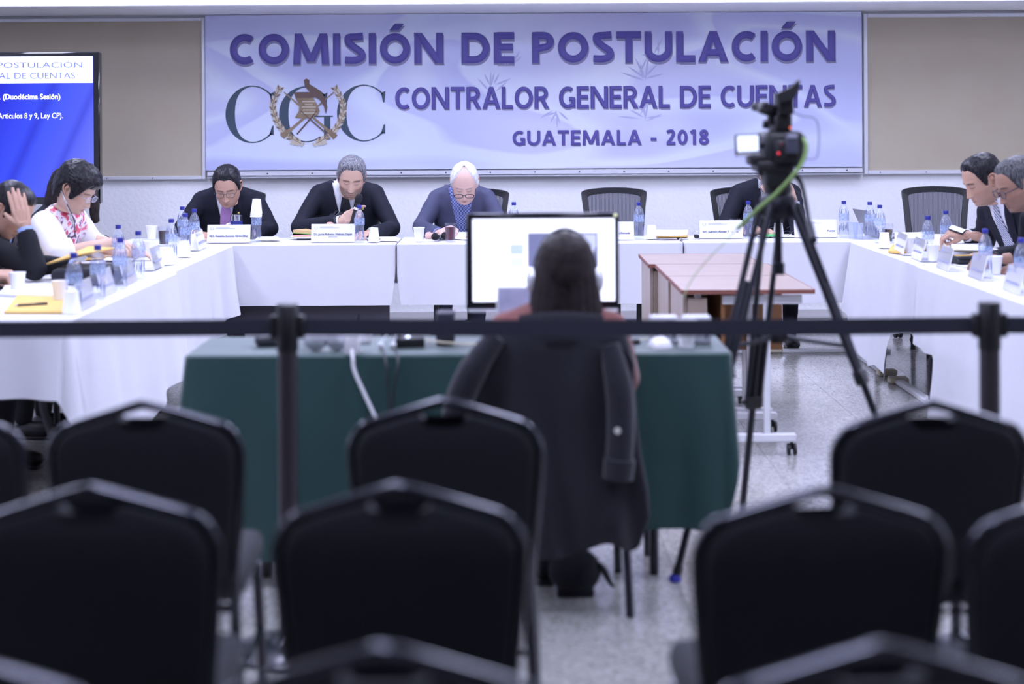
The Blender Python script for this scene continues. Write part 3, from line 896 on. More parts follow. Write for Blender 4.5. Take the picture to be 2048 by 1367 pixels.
# ------------------------------------------------------------------ banquet chairs
def chair_proto():
    t = thing('banquet_chair', 'x', 'chair', (0, 0, 0), 0, 'black banquet chairs')
    yb_ = lambda h: -0.17 - 0.085 * (h - 0.42) / 0.46     # back leans away
    out = [(-0.188, .44), (-0.197, .55), (-0.207, .66), (-0.2125, .755), (-0.204, .79), (-0.185, .815), (-0.16, .827), (-0.08, .852), (-0.018, .8705), (0, .874)]
    full = out + [(-x, h) for x, h in reversed(out[:-1])]
    path = spline([(x, yb_(h), h) for x, h in full], 4)
    mb = MB(); mb.tube(path, 0.0115, 10); mb.build('back_frame', M_chair_tube, t)
    # padded back with a hand slot under the crown
    ol = [(-0.183, .47), (-0.19, .56), (-0.199, .66), (-0.204, .752), (-0.194, .785), (-0.178, .806), (-0.155, .821), (-0.075, .845), (-0.056, .848), (-0.048, .834), (-0.03, .828)]
    ol = ol + [(-x, h) for x, h in reversed(ol)]
    cx, cz = 0.0, 0.65
    rings = []
    for sc, dy in ((0.93, -0.026), (0.975, -0.020), (1.0, -0.006), (1.0, 0.012), (0.965, 0.034), (0.90, 0.045)):
        rings.append([(cx + (x - cx) * sc, yb_(cz + (h - cz) * sc) + dy, cz + (h - cz) * sc if h < 0.8 else h - (1 - sc) * 0.12) for x, h in ol])
    mb = MB(); mb.grid(rings, cyc=True)
    n = len(ol)
    def cap(base, rev):
        # quads between mirrored halves
        for i in range(n // 2 - 1):
            a, b_, c, d = base + i, base + i + 1, base + n - 2 - i, base + n - 1 - i
            mb.f.append((a, b_, c, d) if not rev else (d, c, b_, a))
    cap(0, False); cap(5 * n, True)
    mb.build('backrest', M_black_fabric, t, 50)
    mb = MB(); mb.box((0, 0.04, 0.435), (0.41, 0.42, 0.075), bev=0.03, seg=3); mb.build('seat', M_black_fabric, t, 60)
    mb = MB(); mb.tube([(-0.185, -0.17, .39), (-0.185, 0.23, .39), (0.185, 0.23, .39), (0.185, -0.17, .39)], 0.011, 8, closed=True); mb.build('seat_frame', M_chair_tube, t)
    for s in (-1, 1):
        mb = MB(); mb.tube(spline([(s * 0.188, yb_(.44), .44), (s * 0.19, -0.17, .34), (s * 0.2, -0.205, .15), (s * 0.205, -0.235, 0.0)], 4), 0.0138, 8); mb.build('leg', M_chair_tube, t)
        mb = MB(); mb.tube([(s * 0.188, 0.215, .39), (s * 0.195, 0.235, .2), (s * 0.2, 0.25, 0.0)], 0.0138, 8); mb.build('leg', M_chair_tube, t)
        mb = MB(); mb.tube([(s * 0.195, -0.19, .22), (s * 0.195, 0.23, .22)], 0.008, 6); mb.build('stretcher', M_chair_tube, t)
    mb = MB(); mb.tube([(-0.195, 0.02, .22), (0.195, 0.02, .22)], 0.008, 6); mb.build('stretcher', M_chair_tube, t)
    return t
proto_chair = chair_proto()
first = [True]
def place_chair(u, v_apex, label, rz=0.0, xy=None):
    if xy is None:
        p = onz(u, v_apex, 0.884)
        loc = (p.x, p.y + 0.255, 0)
    else:
        loc = (xy[0], xy[1], 0)
    if first[0]:
        first[0] = False
        proto_chair.location = loc; proto_chair.rotation_euler = (0, 0, rz); proto_chair['label'] = label
        return proto_chair
    return copy_tree(proto_chair, loc, rz, label)
place_chair(280, 800, 'black banquet chair in the third row, left of the belt post', 0.03)
place_chair(893, 795, 'black banquet chair in the third row, just left of the draped coat', -0.02)
place_chair(1860, 799, 'black banquet chair in the third row, in front of the right belt post', 0.02)
place_chair(-150, 806, 'black banquet chair in the third row cut by the left edge of the picture', 0.0)
place_chair(165, 968, 'black banquet chair in the second row at bottom left', 0.05)
place_chair(797, 964, 'black banquet chair in the second row at bottom centre', 0.0)
place_chair(1638, 970, 'black banquet chair in the second row right of centre, floor showing through its hand slot', 0.03)
place_chair(2200, 975, 'black banquet chair in the second row cut by the right edge of the picture', 0.0)
place_chair(765, 1288, 'nearest black banquet chair at the bottom centre, only its crown in view', 0.0)
place_chair(1745, 1284, 'nearest black banquet chair at the bottom right, only its crown in view', 0.04)
place_chair(-160, 1292, 'nearest black banquet chair at the bottom left corner', 0.0)
CHX = 0.145
place_chair(0, 0, 'black banquet chair of the seated operator, under the dark coat', 0.0, (CHX, 5.09))

# ------------------------------------------------------------------ mesh office chairs
def mesh_mat():
    m = bpy.data.materials.new('grey_mesh_fabric')
    m.use_nodes = True
    nt = m.node_tree
    b = nt.nodes['Principled BSDF']
    b.inputs['Base Color'].default_value = rgb(70, 70, 84); b.inputs['Roughness'].default_value = 0.8
    tc = nt.nodes.new('ShaderNodeTexCoord')
    w = nt.nodes.new('ShaderNodeTexWave'); w.inputs['Scale'].default_value = 34; w.inputs['Distortion'].default_value = 0.6
    nt.links.new(tc.outputs['Object'], w.inputs['Vector'])
    mr = nt.nodes.new('ShaderNodeMapRange'); mr.inputs[3].default_value = 0.72; mr.inputs[4].default_value = 0.97
    nt.links.new(w.outputs['Fac'], mr.inputs[0]); nt.links.new(mr.outputs[0], b.inputs['Alpha'])
    return m
M_mesh = mesh_mat()
def office_proto():
    t = thing('office_chair', 'x', 'chair', (0, 0, 0), 0, 'black mesh office chairs')
    yb_ = lambda h: 0.24 + 0.10 * (h - 0.5) / 0.5
    half = [(0.19, .56), (0.205, .72), (0.222, .90), (0.232, .985), (0.226, 1.012), (0.18, 1.027), (0.09, 1.037), (0, 1.040)]
    ring = [(-x, h) for x, h in half] + [(x, h) for x, h in reversed(half[:-1])]
    ring = ring + [(0.12, .535), (-0.12, .535)]
    c = (0, .80)
    o_ = spline([(x, h, 0) for x, h in ring], 3, closed=True)
    def ins(p, s): return (c[0] + (p.x - c[0]) * (1 - s / 0.21), c[1] + (p.y - c[1]) * (1 - s / 0.24))
    rows = []
    for s, dy in ((0.0, 0.0), (0.004, -0.012), (0.038, -0.012), (0.042, 0.0), (0.038, 0.012), (0.004, 0.012), (0.0, 0.0)):
        rows.append([(ins(p, s)[0], yb_(p.y) + dy, ins(p, s)[1]) for p in o_])
    mb = MB(); mb.grid(rows, cyc=True); mb.build('backrest_frame', M_black_plastic, t, 50)
    mb = MB()
    q = [ins(p, 0.038) for p in o_]
    mb.add([(x, yb_(h), h) for x, h in q], [tuple(range(len(q)))]); mb.build('mesh_back', M_mesh, t, 0)
    mb = MB(); mb.box((0, 0, 0.455), (0.47, 0.46, 0.08), bev=0.035, seg=3); mb.build('seat', M_black_fabric, t, 60)
    mb = MB(); mb.tube([(0, 0.05, 0.40), (0, 0.28, 0.40), (0, 0.30, 0.62)], 0.022, 8); mb.build('back_support', M_black_plastic, t)
    mb = MB(); mb.lathe([(0.022, 0.12), (0.022, 0.3), (0.03, 0.3), (0.03, 0.42)], 12); mb.build('gas_column', M_black_metal, t)
    for k_ in range(5):
        a = math.radians(90 + 72 * k_)
        d = Vector((math.cos(a), math.sin(a), 0))
        mb = MB(); mb.tube([d * 0.03 + Vector((0, 0, .13)), d * 0.16 + Vector((0, 0, .125)), d * 0.27 + Vector((0, 0, .085))], [0.022, 0.018, 0.013], 8); arm = mb.build('base_arm', M_steel, t)
        mb = MB()
        Mx = Matrix.Translation(d * 0.28 + Vector((0, 0, 0.03))) @ Matrix.Rotation(a + 0.7, 4, 'Z') @ Matrix.Rotation(math.pi / 2, 4, 'Y')
        for zz in (-0.016, 0.016):
            mb.lathe([(0.014, zz - 0.011), (0.029, zz - 0.008), (0.029, zz + 0.008), (0.014, zz + 0.011)], 14, Mx)
        mb.tube([d * 0.28 + Vector((0, 0, 0.03)), d * 0.28 + Vector((0, 0, 0.085))], 0.01, 8)
        mb.build('caster', M_black_plastic, arm)
    return t
proto_office = office_proto()
firsto = [True]
def place_office(x, y, rz, label):
    if firsto[0]:
        firsto[0] = False
        proto_office.location = (x, y, 0); proto_office.rotation_euler = (0, 0, rz); proto_office['label'] = label
        return
    copy_tree(proto_office, (x, y, 0), rz, label)
place_office(pt(1228, 376, 11.35).x, 11.02, 0.0, 'empty black mesh office chair behind the name plate beside the monitor')
place_office(pt(455, 400, 11.1).x, 10.98, 0.0, 'mesh office chair under the man with the pink tie')
place_office(pt(694, 400, 11.1).x, 11.0, 0.0, 'mesh office chair under the man speaking into a microphone')
place_office(pt(940, 400, 11.1).x, 11.0, -0.12, 'mesh office chair under the white-haired man')
place_office(pt(1497, 380, 11.3).x, 11.0, 0.12, 'mesh office chair behind the man hidden by the camera tripod')
place_office(2.90, 10.92, -0.22, 'empty mesh office chair in the right corner, left of the man in striped tie')
place_office(3.06, 8.70, math.radians(-80), 'office chair under the man in striped tie')
place_office(3.08, 8.0, math.radians(-80), 'office chair under the man with glasses at the right edge')
place_office(-2.82, 8.72, math.radians(80), 'office chair under the woman in the flowered blouse')
place_office(-2.95, 9.55, math.radians(80), 'office chair under the long-haired woman at the far left')
place_office(-2.85, 7.8, math.radians(85), 'office chair under the man holding his head')

# ------------------------------------------------------------------ belt barrier
M_belt = mat('black_webbing', rgb(42, 43, 58), 0.75, bump=(400, 0.3, 0.001))
ST = [(-2.56, 4.60), (pt(575, 700, 4.55).x, 4.55), (pt(1979, 700, 4.50).x, 4.50), (3.2, 4.46)]
labs = ['black belt barrier post beyond the left edge of the picture', 'black belt barrier post standing in front of the left half of the green table',
        'black belt barrier post at the right edge of the picture', 'black belt barrier post beyond the right edge of the picture']
for i, (x, y) in enumerate(ST):
    t = thing('belt_post', labs[i], 'barrier', (x, y, 0), 0, 'belt barrier posts')
    mb = MB(); mb.lathe([(0.165, 0), (0.165, 0.012), (0.15, 0.022), (0.05, 0.032), (0.034, 0.05)], 32); mb.build('base', M_black_metal, t)
    mb = MB(); mb.lathe([(0.0285, 0.03), (0.0285, 0.86)], 20); mb.build('pole', mat('brown_black_pole', rgb(58, 52, 58), 0.4, 0.2), t)
    mb = MB(); mb.lathe([(0.029, 0.855), (0.0315, 0.86), (0.0315, 0.985), (0.028, 0.99), (0.012, 0.992)], 20); mb.build('belt_cassette', M_black_plastic, t)
    for s in (-1, 1):
        mb = MB(); mb.box((s * 0.038, 0, 0.925), (0.022, 0.03, 0.066), bev=0.004); mb.build('belt_clip', M_black_plastic, t)
    if i < 3:
        x2, y2 = ST[i + 1]
        rows = []
        for j in range(25):
            tt = j / 24
            px, py = (x2 - x) * tt, (y2 - y) * tt
            sag = -0.006 * 4 * tt * (1 - tt)
            rows.append([(px, py + dy, 0.925 + sag + dz) for dy, dz in ((-0.001, -0.0235), (-0.001, 0.0235), (0.001, 0.0235), (0.001, -0.0235))])
        mb = MB(); mb.grid(rows, cyc=True); mb.build('belt', M_belt, t, 30)
# ------------------------------------------------------------------ water bottles
M_pet = clear_mat('clear_pet', (0.93, 0.95, 1.0, 1), 0.10, 0.06, (0.82, 0.86, 1, 1))
def label_mat():
    m = bpy.data.materials.new('bottle_label_print')
    m.use_nodes = True
    nt = m.node_tree
    b = nt.nodes['Principled BSDF']
    b.inputs['Roughness'].default_value = 0.35
    tc = nt.nodes.new('ShaderNodeTexCoord')
    n = nt.nodes.new('ShaderNodeTexNoise'); n.inputs['Scale'].default_value = 110; n.inputs['Detail'].default_value = 2
    nt.links.new(tc.outputs['Object'], n.inputs['Vector'])
    r = nt.nodes.new('ShaderNodeValToRGB')
    e = r.color_ramp.elements
    e[0].position = 0.42; e[0].color = rgb(126, 142, 204)
    e[1].position = 0.62; e[1].color = rgb(210, 222, 250)
    q = e.new(0.52); q.color = rgb(176, 204, 226)
    nt.links.new(n.outputs['Fac'], r.inputs[0]); nt.links.new(r.outputs[0], b.inputs['Base Color'])
    b.inputs['Alpha'].default_value = 0.38
    return m
M_label = label_mat()
def bottle_proto():
    t = thing('water_bottle', 'x', 'bottle', (0, 0, 0), 0, 'blue-capped water bottles')
    prof = [(0.012, 0.004), (0.027, 0.0), (0.0315, 0.007), (0.0315, 0.03), (0.030, 0.04), (0.0315, 0.05), (0.029, 0.075), (0.0285, 0.09), (0.032, 0.112), (0.0325, 0.15), (0.0305, 0.165), (0.0255, 0.182), (0.018, 0.197), (0.0128, 0.205), (0.0128, 0.217)]
    mb = MB(); mb.lathe(prof, 20, cap1=False); mb.build('bottle_body', M_pet, t, 60)
    mb = MB(); mb.lathe([(0.0326, 0.108), (0.0333, 0.115), (0.0333, 0.148), (0.0325, 0.152)], 20, cap0=False, cap1=False); mb.build('label', M_label, t, 60)
    mb = MB(); mb.lathe([(0.0145, 0.213), (0.0148, 0.215), (0.0148, 0.231), (0.0135, 0.2335)], 16); mb.build('cap', M_blue_cap, t)
    # crinkled refraction of the filled body, put in as dark blue slivers
    mb = MB()
    random.seed(3)
    for k_ in range(9):
        a = k_ * 2 * math.pi / 9 + random.uniform(-.2, .2)
        z0 = random.uniform(0.02, 0.05); z1 = z0 + random.uniform(0.03, 0.06)
        mb.tube([(0.029 * math.cos(a), 0.029 * math.sin(a), z0), (0.0275 * math.cos(a + .1), 0.0275 * math.sin(a + .1), (z0 + z1) / 2), (0.029 * math.cos(a), 0.029 * math.sin(a), z1)], [0.0012, 0.0024, 0.0012], 5)
    for k_ in range(6):
        a = k_ * 2 * math.pi / 6 + 0.4
        mb.tube([(0.0305 * math.cos(a), 0.0305 * math.sin(a), 0.154), (0.024 * math.cos(a), 0.024 * math.sin(a), 0.182)], [0.0022, 0.0014], 5)
    mb.build('painted_refraction', clear_mat('blue_refraction', (0.55, 0.6, 0.85, 1), 0.45, 0.1, (0.16, 0.2, 0.38, 1)), t, 60)
    return t
pb = bottle_proto()
BOT = [(148, 621, 'nearest blue-capped water bottle on the left arm, beside the upturned foam cup'),
       (196, 599, 'second nearest blue-capped water bottle on the left arm, against the black bag'),
       (241, 578, 'third nearest blue-capped water bottle on the left arm'),
       (277, 558, 'fourth blue-capped water bottle on the left arm, before the slanted name plate'),
       (237, 540, 'water bottle by the forearm of the woman in flowered blouse'),
       (343, 523, 'blue-capped water bottle in front of the group of three in the left corner'),
       (371, 507, 'frontmost blue-capped bottle of the left corner group'),
       (389, 494, 'blue-capped bottle of the left corner group, nearest the pink-tied man'),
       (365, 487, 'rearmost blue-capped bottle of the left corner group'),
       (513, 483, 'water bottle wearing a stack of foam cups on its neck'),
       (719, 484, 'blue-capped water bottle in front of the man with microphone'),
       (1028, 476, 'blue-capped water bottle peeking over the computer monitor'),
       (1278, 477, 'blue-capped water bottle in front of the empty mesh chair'),
       (1497, 474, 'blue-capped water bottle just left of the tripod legs'),
       (1688, 474, 'lone blue-capped water bottle at the right end of the back row'),
       (1740, 477, 'blue-capped water bottle next to the open grey laptop'),
       (1760, 486, 'second blue-capped water bottle right of the grey laptop'),
       (1856, 518, 'blue-capped water bottle before the empty mesh chair on the right arm'),
       (1892, 503, 'blue-capped water bottle at the hand of the man in striped tie'),
       (1971, 556, 'water bottle on the right arm before the open papers'),
       (2043, 583, 'water bottle cut by the right edge of the picture')]
for i, (u, v, lab) in enumerate(BOT):
    p = onz(u, v, ZT + 0.006)
    if i == 0:
        pb.location = p; pb['label'] = lab
    else:
        copy_tree(pb, p, i * 0.7, lab)

# ------------------------------------------------------------------ foam cups
def cup_proto():
    mb = MB()
    mb.lathe([(0.024, 0.002), (0.026, 0.0), (0.0355, 0.082), (0.0375, 0.084), (0.0375, 0.088), (0.0345, 0.088), (0.0245, 0.006)], 22)
    return tag(mb.build('foam_cup', M_foam, None, 50), 'x', 'cup', 'white foam cups')
pc = cup_proto()
CUP = [(35, 583, 0, 'upright foam cup at the far left by the papers'), (120, 602, 0, 'upright foam cup behind the nearest bottle on the left arm'),
       (143, 626, 1, 'upturned foam cup nearest on the left arm'), (303, 478, 0, 'upright foam cup in the far left corner'),
       (298, 512, 0, 'upright foam cup behind the slanted name plate on the left arm'), (336, 528, 1, 'upturned foam cup on the left arm beside a bottle'),
       (369, 513, 1, 'upturned foam cup before the left corner bottles'), (391, 497, 1, 'upturned foam cup left of the first name plate'),
       (748, 483, 1, 'upturned foam cup right of the microphone man\'s bottle'), (838, 482, 0, 'upright foam cup left of the dark red drink'),
       (1303, 477, 1, 'upturned foam cup left of the orange envelope'), (1557, 473, 1, 'upturned foam cup between the tripod legs'),
       (1769, 495, 1, 'upturned foam cup on the right arm near the laptop'), (1817, 506, 0, 'upright foam cup on the right arm between name plates'),
       (1866, 522, 0, 'foam cup right of the bottle before the empty chair'), (1990, 548, 0, 'foam cup on the right arm near the open papers')]
for i, (u, v, inv, lab) in enumerate(CUP):
    p = onz(u, v, ZT + 0.006)
    o = pc if i == 0 else copy_tree(pc)
    o['label'] = lab
    o.location = p
    if inv:
        o.location = p + Vector((0, 0, 0.088)); o.rotation_euler = (math.pi, 0, 0)
p = onz(513, 483, ZT + 0.006)
for i in range(4):
    o = copy_tree(pc); o['label'] = ['lowest', 'second', 'third', 'topmost'][i] + ' foam cup of the stack upturned over a bottle neck'
    o.location = p + Vector((0.001 * i, 0, 0.233 + 0.012 + 0.009 * i)); o.rotation_euler = (math.pi, 0.03, 0)

# clear plastic cups in the right corner
M_clear = clear_mat('clear_plastic', (0.92, 0.94, 1, 1), 0.12)
for i, (u, v, lab) in enumerate([(1706, 476, 'clear plastic cup at the right corner, left one'), (1717, 477, 'clear plastic cup at the right corner, right one')]):
    mb = MB(); mb.lathe([(0.025, 0), (0.033, 0.1), (0.034, 0.1), (0.026, -0.0)], 20, cap1=False, cap0=False); o = mb.build('plastic_cup', M_clear, None, 60)
    o.location = onz(u, v, ZT + 0.006); tag(o, lab, 'cup', 'clear plastic cups')

# ------------------------------------------------------------------ name plates
M_plate = mat('white_card', rgb(238, 238, 244), 0.3, coat=0.4)
M_acr = clear_mat('acrylic', (1, 1, 1, 1), 0.0, base=0.02)
def plate(u, v, w, rz, label, lines, crest=True, loc=None):
    p = loc or onz(u, v, ZT + 0.006)
    t = thing('name_plate', label, 'name plate', p, rz, 'name plates on the tables')
    h, th = 0.115, math.radians(14)
    R_ = Matrix.Rotation(-th, 4, 'X')
    mb = MB(); mb.box((0, 0, h / 2), (w, 0.003, h), R_); mb.box((0, 0.028, 0.0015), (w, 0.056, 0.003)); mb.build('card', M_plate, t)
    mb = MB(); mb.box((0, -0.004, h / 2 - 0.001), (w + 0.006, 0.002, h + 0.004), R_); mb.build('acrylic_cover', M_acr, t)
    for (body, cap, zz, wid, x0, al, m) in lines:
        me = text_mesh(body, cap / 0.73, width=wid, offset=0.0006, align=al, res=2)
        o = link('plate_lettering', me, m, t, 0)
        o.matrix_basis = R_ @ Matrix.Translation((x0, -0.0062, zz))
    if crest:
        mb = MB()
        for s in (-1, 1):
            pts = [(-w / 2 + 0.03 + s * 0.009 * math.cos(a), -0.0062, 0.09 + 0.010 * math.sin(a)) for a in [math.radians(-80 + 20 * q) for q in range(8)]]
            mb.tube(pts, 0.0012, 4, M=R_)
        mb.build('crest_print', M_pale_ink, t, 0)
        mb = MB()
        for q, ww in ((0.096, 0.085), (0.090, 0.12)):
            mb.box((-w / 2 + 0.055 + ww / 2, -0.0062, q), (ww, 0.0004, 0.0022), R_)
        mb.build('header_print', M_pale_ink, t, 0)
    return t
kf = 10.05 / FOC
plate(457, 485, 0.272, 0, 'white name plate in front of the man with pink tie', [('M.A. Ronaldo Antonio Girón Díaz', 0.0135, 0.035, 77 * kf, 0, 'CENTER', M_ink)])
plate(666, 483.5, 0.278, 0, 'white name plate in front of the man with microphone', [('Dr. Jorge Roberto Vielman Deyet', 0.0135, 0.042, 77 * kf, 0, 'CENTER', M_ink), ('SECRETARIO', 0.006, 0.029, 18 * kf, 0, 'CENTER', M_pale_ink)])
plate(1225, 479, 0.275, 0, 'white name plate half hidden behind the monitor', [('Estrada', 0.0125, 0.036, 19 * kf, 0.112, 'RIGHT', M_ink), ('n', 0.0095, 0.036, None, 0.042, 'LEFT', M_ink)], False)
plate(1443, 476, 0.275, 0, 'white name plate with glare left of the tripod', [('Ing. Gerson Anneo T', 0.0125, 0.036, 54 * kf, -0.118, 'LEFT', M_ink), ('ar', 0.009, 0.036, None, 0.066, 'LEFT', M_pale_ink), ('ves', 0.009, 0.036, None, 0.092, 'LEFT', M_ink)])
plate(1632, 474, 0.275, 0, 'white name plate with glare right of the tripod', [('ndo Arturo', 0.0105, 0.036, 23 * kf, -0.088, 'LEFT', M_ink), ('Fuentes', 0.0105, 0.036, 16 * kf, 0.125, 'RIGHT', M_ink)])
M_smudge = mat('blurred_grey_print', rgb(158, 160, 188), 0.7)
def side_plate(u, v, rz, label):
    t = plate(u, v, 0.27, rz, label, [], True)
    mb = MB(); mb.box((0, -0.0062, 0.042), (0.2, 0.0004, 0.010), Matrix.Rotation(-math.radians(14), 4, 'X')); mb.build('name_print', M_smudge, t, 0)
side_plate(318, 536, math.radians(92), 'name plate slanting on the left arm beside the fourth bottle')
side_plate(262, 566, math.radians(92), 'second name plate along the left arm, behind the third bottle')
side_plate(219, 588, math.radians(92), 'third name plate along the left arm, between two bottles')
side_plate(178, 614, math.radians(92), 'name plate nearest on the left arm')
side_plate(405, 497, math.radians(92), 'name plate seen edge-on in the left corner')
side_plate(1797, 506, math.radians(-93), 'first name plate along the right arm, near the laptop')
side_plate(1832, 518, math.radians(-93), 'second name plate along the right arm')
side_plate(1885, 538, math.radians(-93), 'third name plate along the right arm, left of the black case')
side_plate(1950, 556, math.radians(-93), 'fourth name plate along the right arm')
side_plate(2022, 584, math.radians(-93), 'name plate at the right edge of the picture')

# ------------------------------------------------------------------ papers, envelopes, pens
def sheet(label, corners, th, m, name='paper_sheet', cat='paper', curl=0.0, group=None, lift=0.006):
    """corners: four pixels on the table plane in order"""
    P = [onz(u, v, ZT + lift) for u, v in corners]
    c = sum(P, Vector()) / 4
    n = 8
    rows = []
    for zz in (0, th):
        for i in range(n + 1):
            row = []
            for j in range(n + 1):
                s, t = i / n, j / n
                q = P[0].lerp(P[1], t).lerp(P[3].lerp(P[2], t), s) - c
                z = zz + curl * (s ** 2) * 0.7 + abs(curl) * 0.25 * (t - 0.5) ** 2
                row.append(Vector((q.x, q.y, z)))
            rows.append(row)
    mb = MB()
    mb.grid(rows[:n + 1]); k0 = len(mb.v); mb.grid(rows[n + 1:])
    N = n + 1
    per = [j for j in range(N)] + [i * N + n for i in range(1, N)] + [n * N + j for j in range(n - 1, -1, -1)] + [i * N for i in range(n - 1, 0, -1)]
    for a, b_ in zip(per, per[1:] + per[:1]):
        mb.f.append((a, b_, b_ + k0, a + k0))
    o = mb.build(name, m, None, 40)
    o.location = c
    return tag(o, label, cat, group)
sheet('manila envelope lying nearest on the left arm under a pen', [(8, 627), (128, 627), (140, 596), (36, 592)], 0.008, M_manila, 'envelope', 'envelope')
sheet('thick white papers with folded corner at the far left', [(0, 592), (112, 596), (120, 566), (20, 560)], 0.012, M_paper, curl=0.01)
sheet('white paper under the black bag on the left arm', [(90, 590), (180, 590), (190, 560), (110, 560)], 0.003, M_paper)
sheet('manila envelope behind the papers at the far left', [(0, 552), (60, 552), (98, 536), (30, 534)], 0.01, M_manila, 'envelope', 'envelope')
sheet('manila envelope under the woman\'s forearm', [(170, 520), (262, 515), (268, 498), (215, 500)], 0.006, M_manila, 'envelope', 'envelope', curl=0.01)
sheet('white paper beside the water bottle at the woman\'s hand', [(205, 520), (262, 522), (285, 505), (240, 500)], 0.002, M_paper, lift=0.014)
sheet('white papers before the pink-tied man', [(510, 481), (560, 481), (556, 474), (515, 474)], 0.004, M_paper)
sheet('white papers right of the upturned cup before the microphone man', [(756, 482), (798, 482), (790, 475), (752, 475)], 0.006, M_paper)
sheet('orange envelope with papers on it beside the upturned cup', [(1310, 475), (1375, 474), (1376, 470), (1312, 470)], 0.022, M_manila, 'envelope', 'envelope')
sheet('ruffled papers on the orange envelope', [(1312, 472), (1374, 471), (1376, 468), (1314, 468)], 0.006, M_paper, curl=0.03, lift=0.03)
sheet('white papers before the man behind the tripod', [(1520, 474), (1590, 474), (1588, 469), (1525, 469)], 0.004, M_paper)
sheet('green folder between the tripod legs', [(1526, 473), (1552, 472.5), (1552, 469), (1526, 469)], 0.012, mat('green_card', rgb(96, 196, 120), 0.6), 'folder', 'folder', lift=0.012)
sheet('orange envelope at the first name plate of the right arm', [(1776, 505), (1812, 508), (1818, 490), (1788, 490)], 0.012, M_manila, 'envelope', 'envelope')
sheet('loose papers before the empty chair on the right arm', [(1788, 492), (1840, 494), (1850, 476), (1790, 477)], 0.01, M_paper, curl=0.04)
sheet('manila envelope before the man in striped tie', [(1845, 500), (1890, 502), (1893, 490), (1858, 490)], 0.006, M_manila, 'envelope', 'envelope')
sheet('thick open book of papers before the man in striped tie', [(1898, 500), (1985, 506), (1985, 482), (1908, 480)], 0.035, mat('cream_paper', rgb(232, 222, 186), 0.8), 'document_stack', 'papers')
sheet('curling white pages on the open book', [(1902, 498), (1970, 502), (1975, 480), (1908, 480)], 0.02, M_paper, 'curled_pages', 'papers', curl=0.05, lift=0.045)
sheet('white papers under the bottle on the right arm', [(1905, 530), (2000, 545), (2048, 520), (1940, 508)], 0.004, M_paper)
sheet('papers in the hand of the man at the right edge', [(1985, 522), (2060, 530), (2070, 505), (2000, 500)], 0.006, M_paper, curl=0.05, lift=0.02)
# tilted manila envelope leaning on the black bag
mb = MB()
a, b_, c, d = pt(84, 532, 7.55), pt(150, 512, 7.4), pt(228, 497, 8.1), pt(178, 494, 8.2)
cc = (a + b_ + c + d) / 4
mb.add([q - cc for q in (a, b_, c, d)] + [q - cc + Vector((0, 0, 0.006)) for q in (a, b_, c, d)], [(0, 1, 2, 3), (7, 6, 5, 4), (0, 4, 5, 1), (1, 5, 6, 2), (2, 6, 7, 3), (3, 7, 4, 0)])
o = mb.build('envelope', M_manila, None, 30); o.location = cc; tag(o, 'manila envelope leaning on the black bag', 'envelope')
# black bag
def bag(label, loc, size, rz, name='laptop_bag', cat='bag'):
    t = thing(name, label, cat, loc, rz)
    mb = MB(); mb.box((0, 0, size[2] / 2), size, bev=min(size) * 0.35, seg=3); mb.build('body', M_black_fabric, t, 60)
    mb = MB(); mb.tube([(-size[0] / 2 * 1.003, -size[1] * 0.42, size[2] * 0.6), (size[0] / 2 * 0.9, -size[1] * 0.49, size[2] * 0.6)], 0.004, 6); mb.build('zip', M_dark_grey, t)
    mb = MB(); mb.tube(spline([(-0.06, -size[1] / 2, size[2] * 0.55), (-0.05, -size[1] / 2 - 0.035, size[2] * 0.5), (0.05, -size[1] / 2 - 0.035, size[2] * 0.5), (0.06, -size[1] / 2, size[2] * 0.55)], 5), 0.006, 6); mb.build('handle', M_black_fabric, t)
    return t
bp_ = onz(160, 572, ZT + 0.006)
bag('black laptop bag on the left arm behind the bottles', bp_ + Vector((0, 0.16, 0)), (0.30, 0.34, 0.08), 0.1)
bp_ = onz(1918, 530, ZT + 0.006)
cs = bag('black case with a yellow stripe on the right arm', bp_ + Vector((0.03, 0.05, 0)), (0.11, 0.14, 0.045), 0.2, 'glasses_case', 'case')
mb = MB(); mb.box((0, -0.01, 0.046), (0.08, 0.04, 0.004)); mb.build('yellow_stripe', M_manila, cs)
def pen(label, a, b_, m=M_black_plastic, lift=0.018):
    A, B = onz(a[0], a[1], ZT + lift), onz(b_[0], b_[1], ZT + lift)
    c = (A + B) / 2
    d = (B - A)
    t = thing('pen', label, 'pen', c)
    mb = MB(); mb.tube([A - c, B - c - d * 0.1], 0.0055, 8); mb.build('barrel', m, t)
    mb = MB(); mb.tube([B - c - d * 0.1, B - c], [0.0045, 0.001], 8); mb.build('tip', M_steel, t)
    mb = MB(); mb.tube([A - c + Vector((0, 0, .0065)), A - c + d * 0.35 + Vector((0, 0, .0065))], 0.0012, 5); mb.build('clip', M_steel, t)
pen('black pen lying on the nearest manila envelope', (95, 607), (28, 611))
pen('dark pen by the woman\'s hand', (247, 500), (262, 498), lift=0.02)
pen('pen on the papers before the microphone man', (735, 480), (762, 478), lift=0.014)
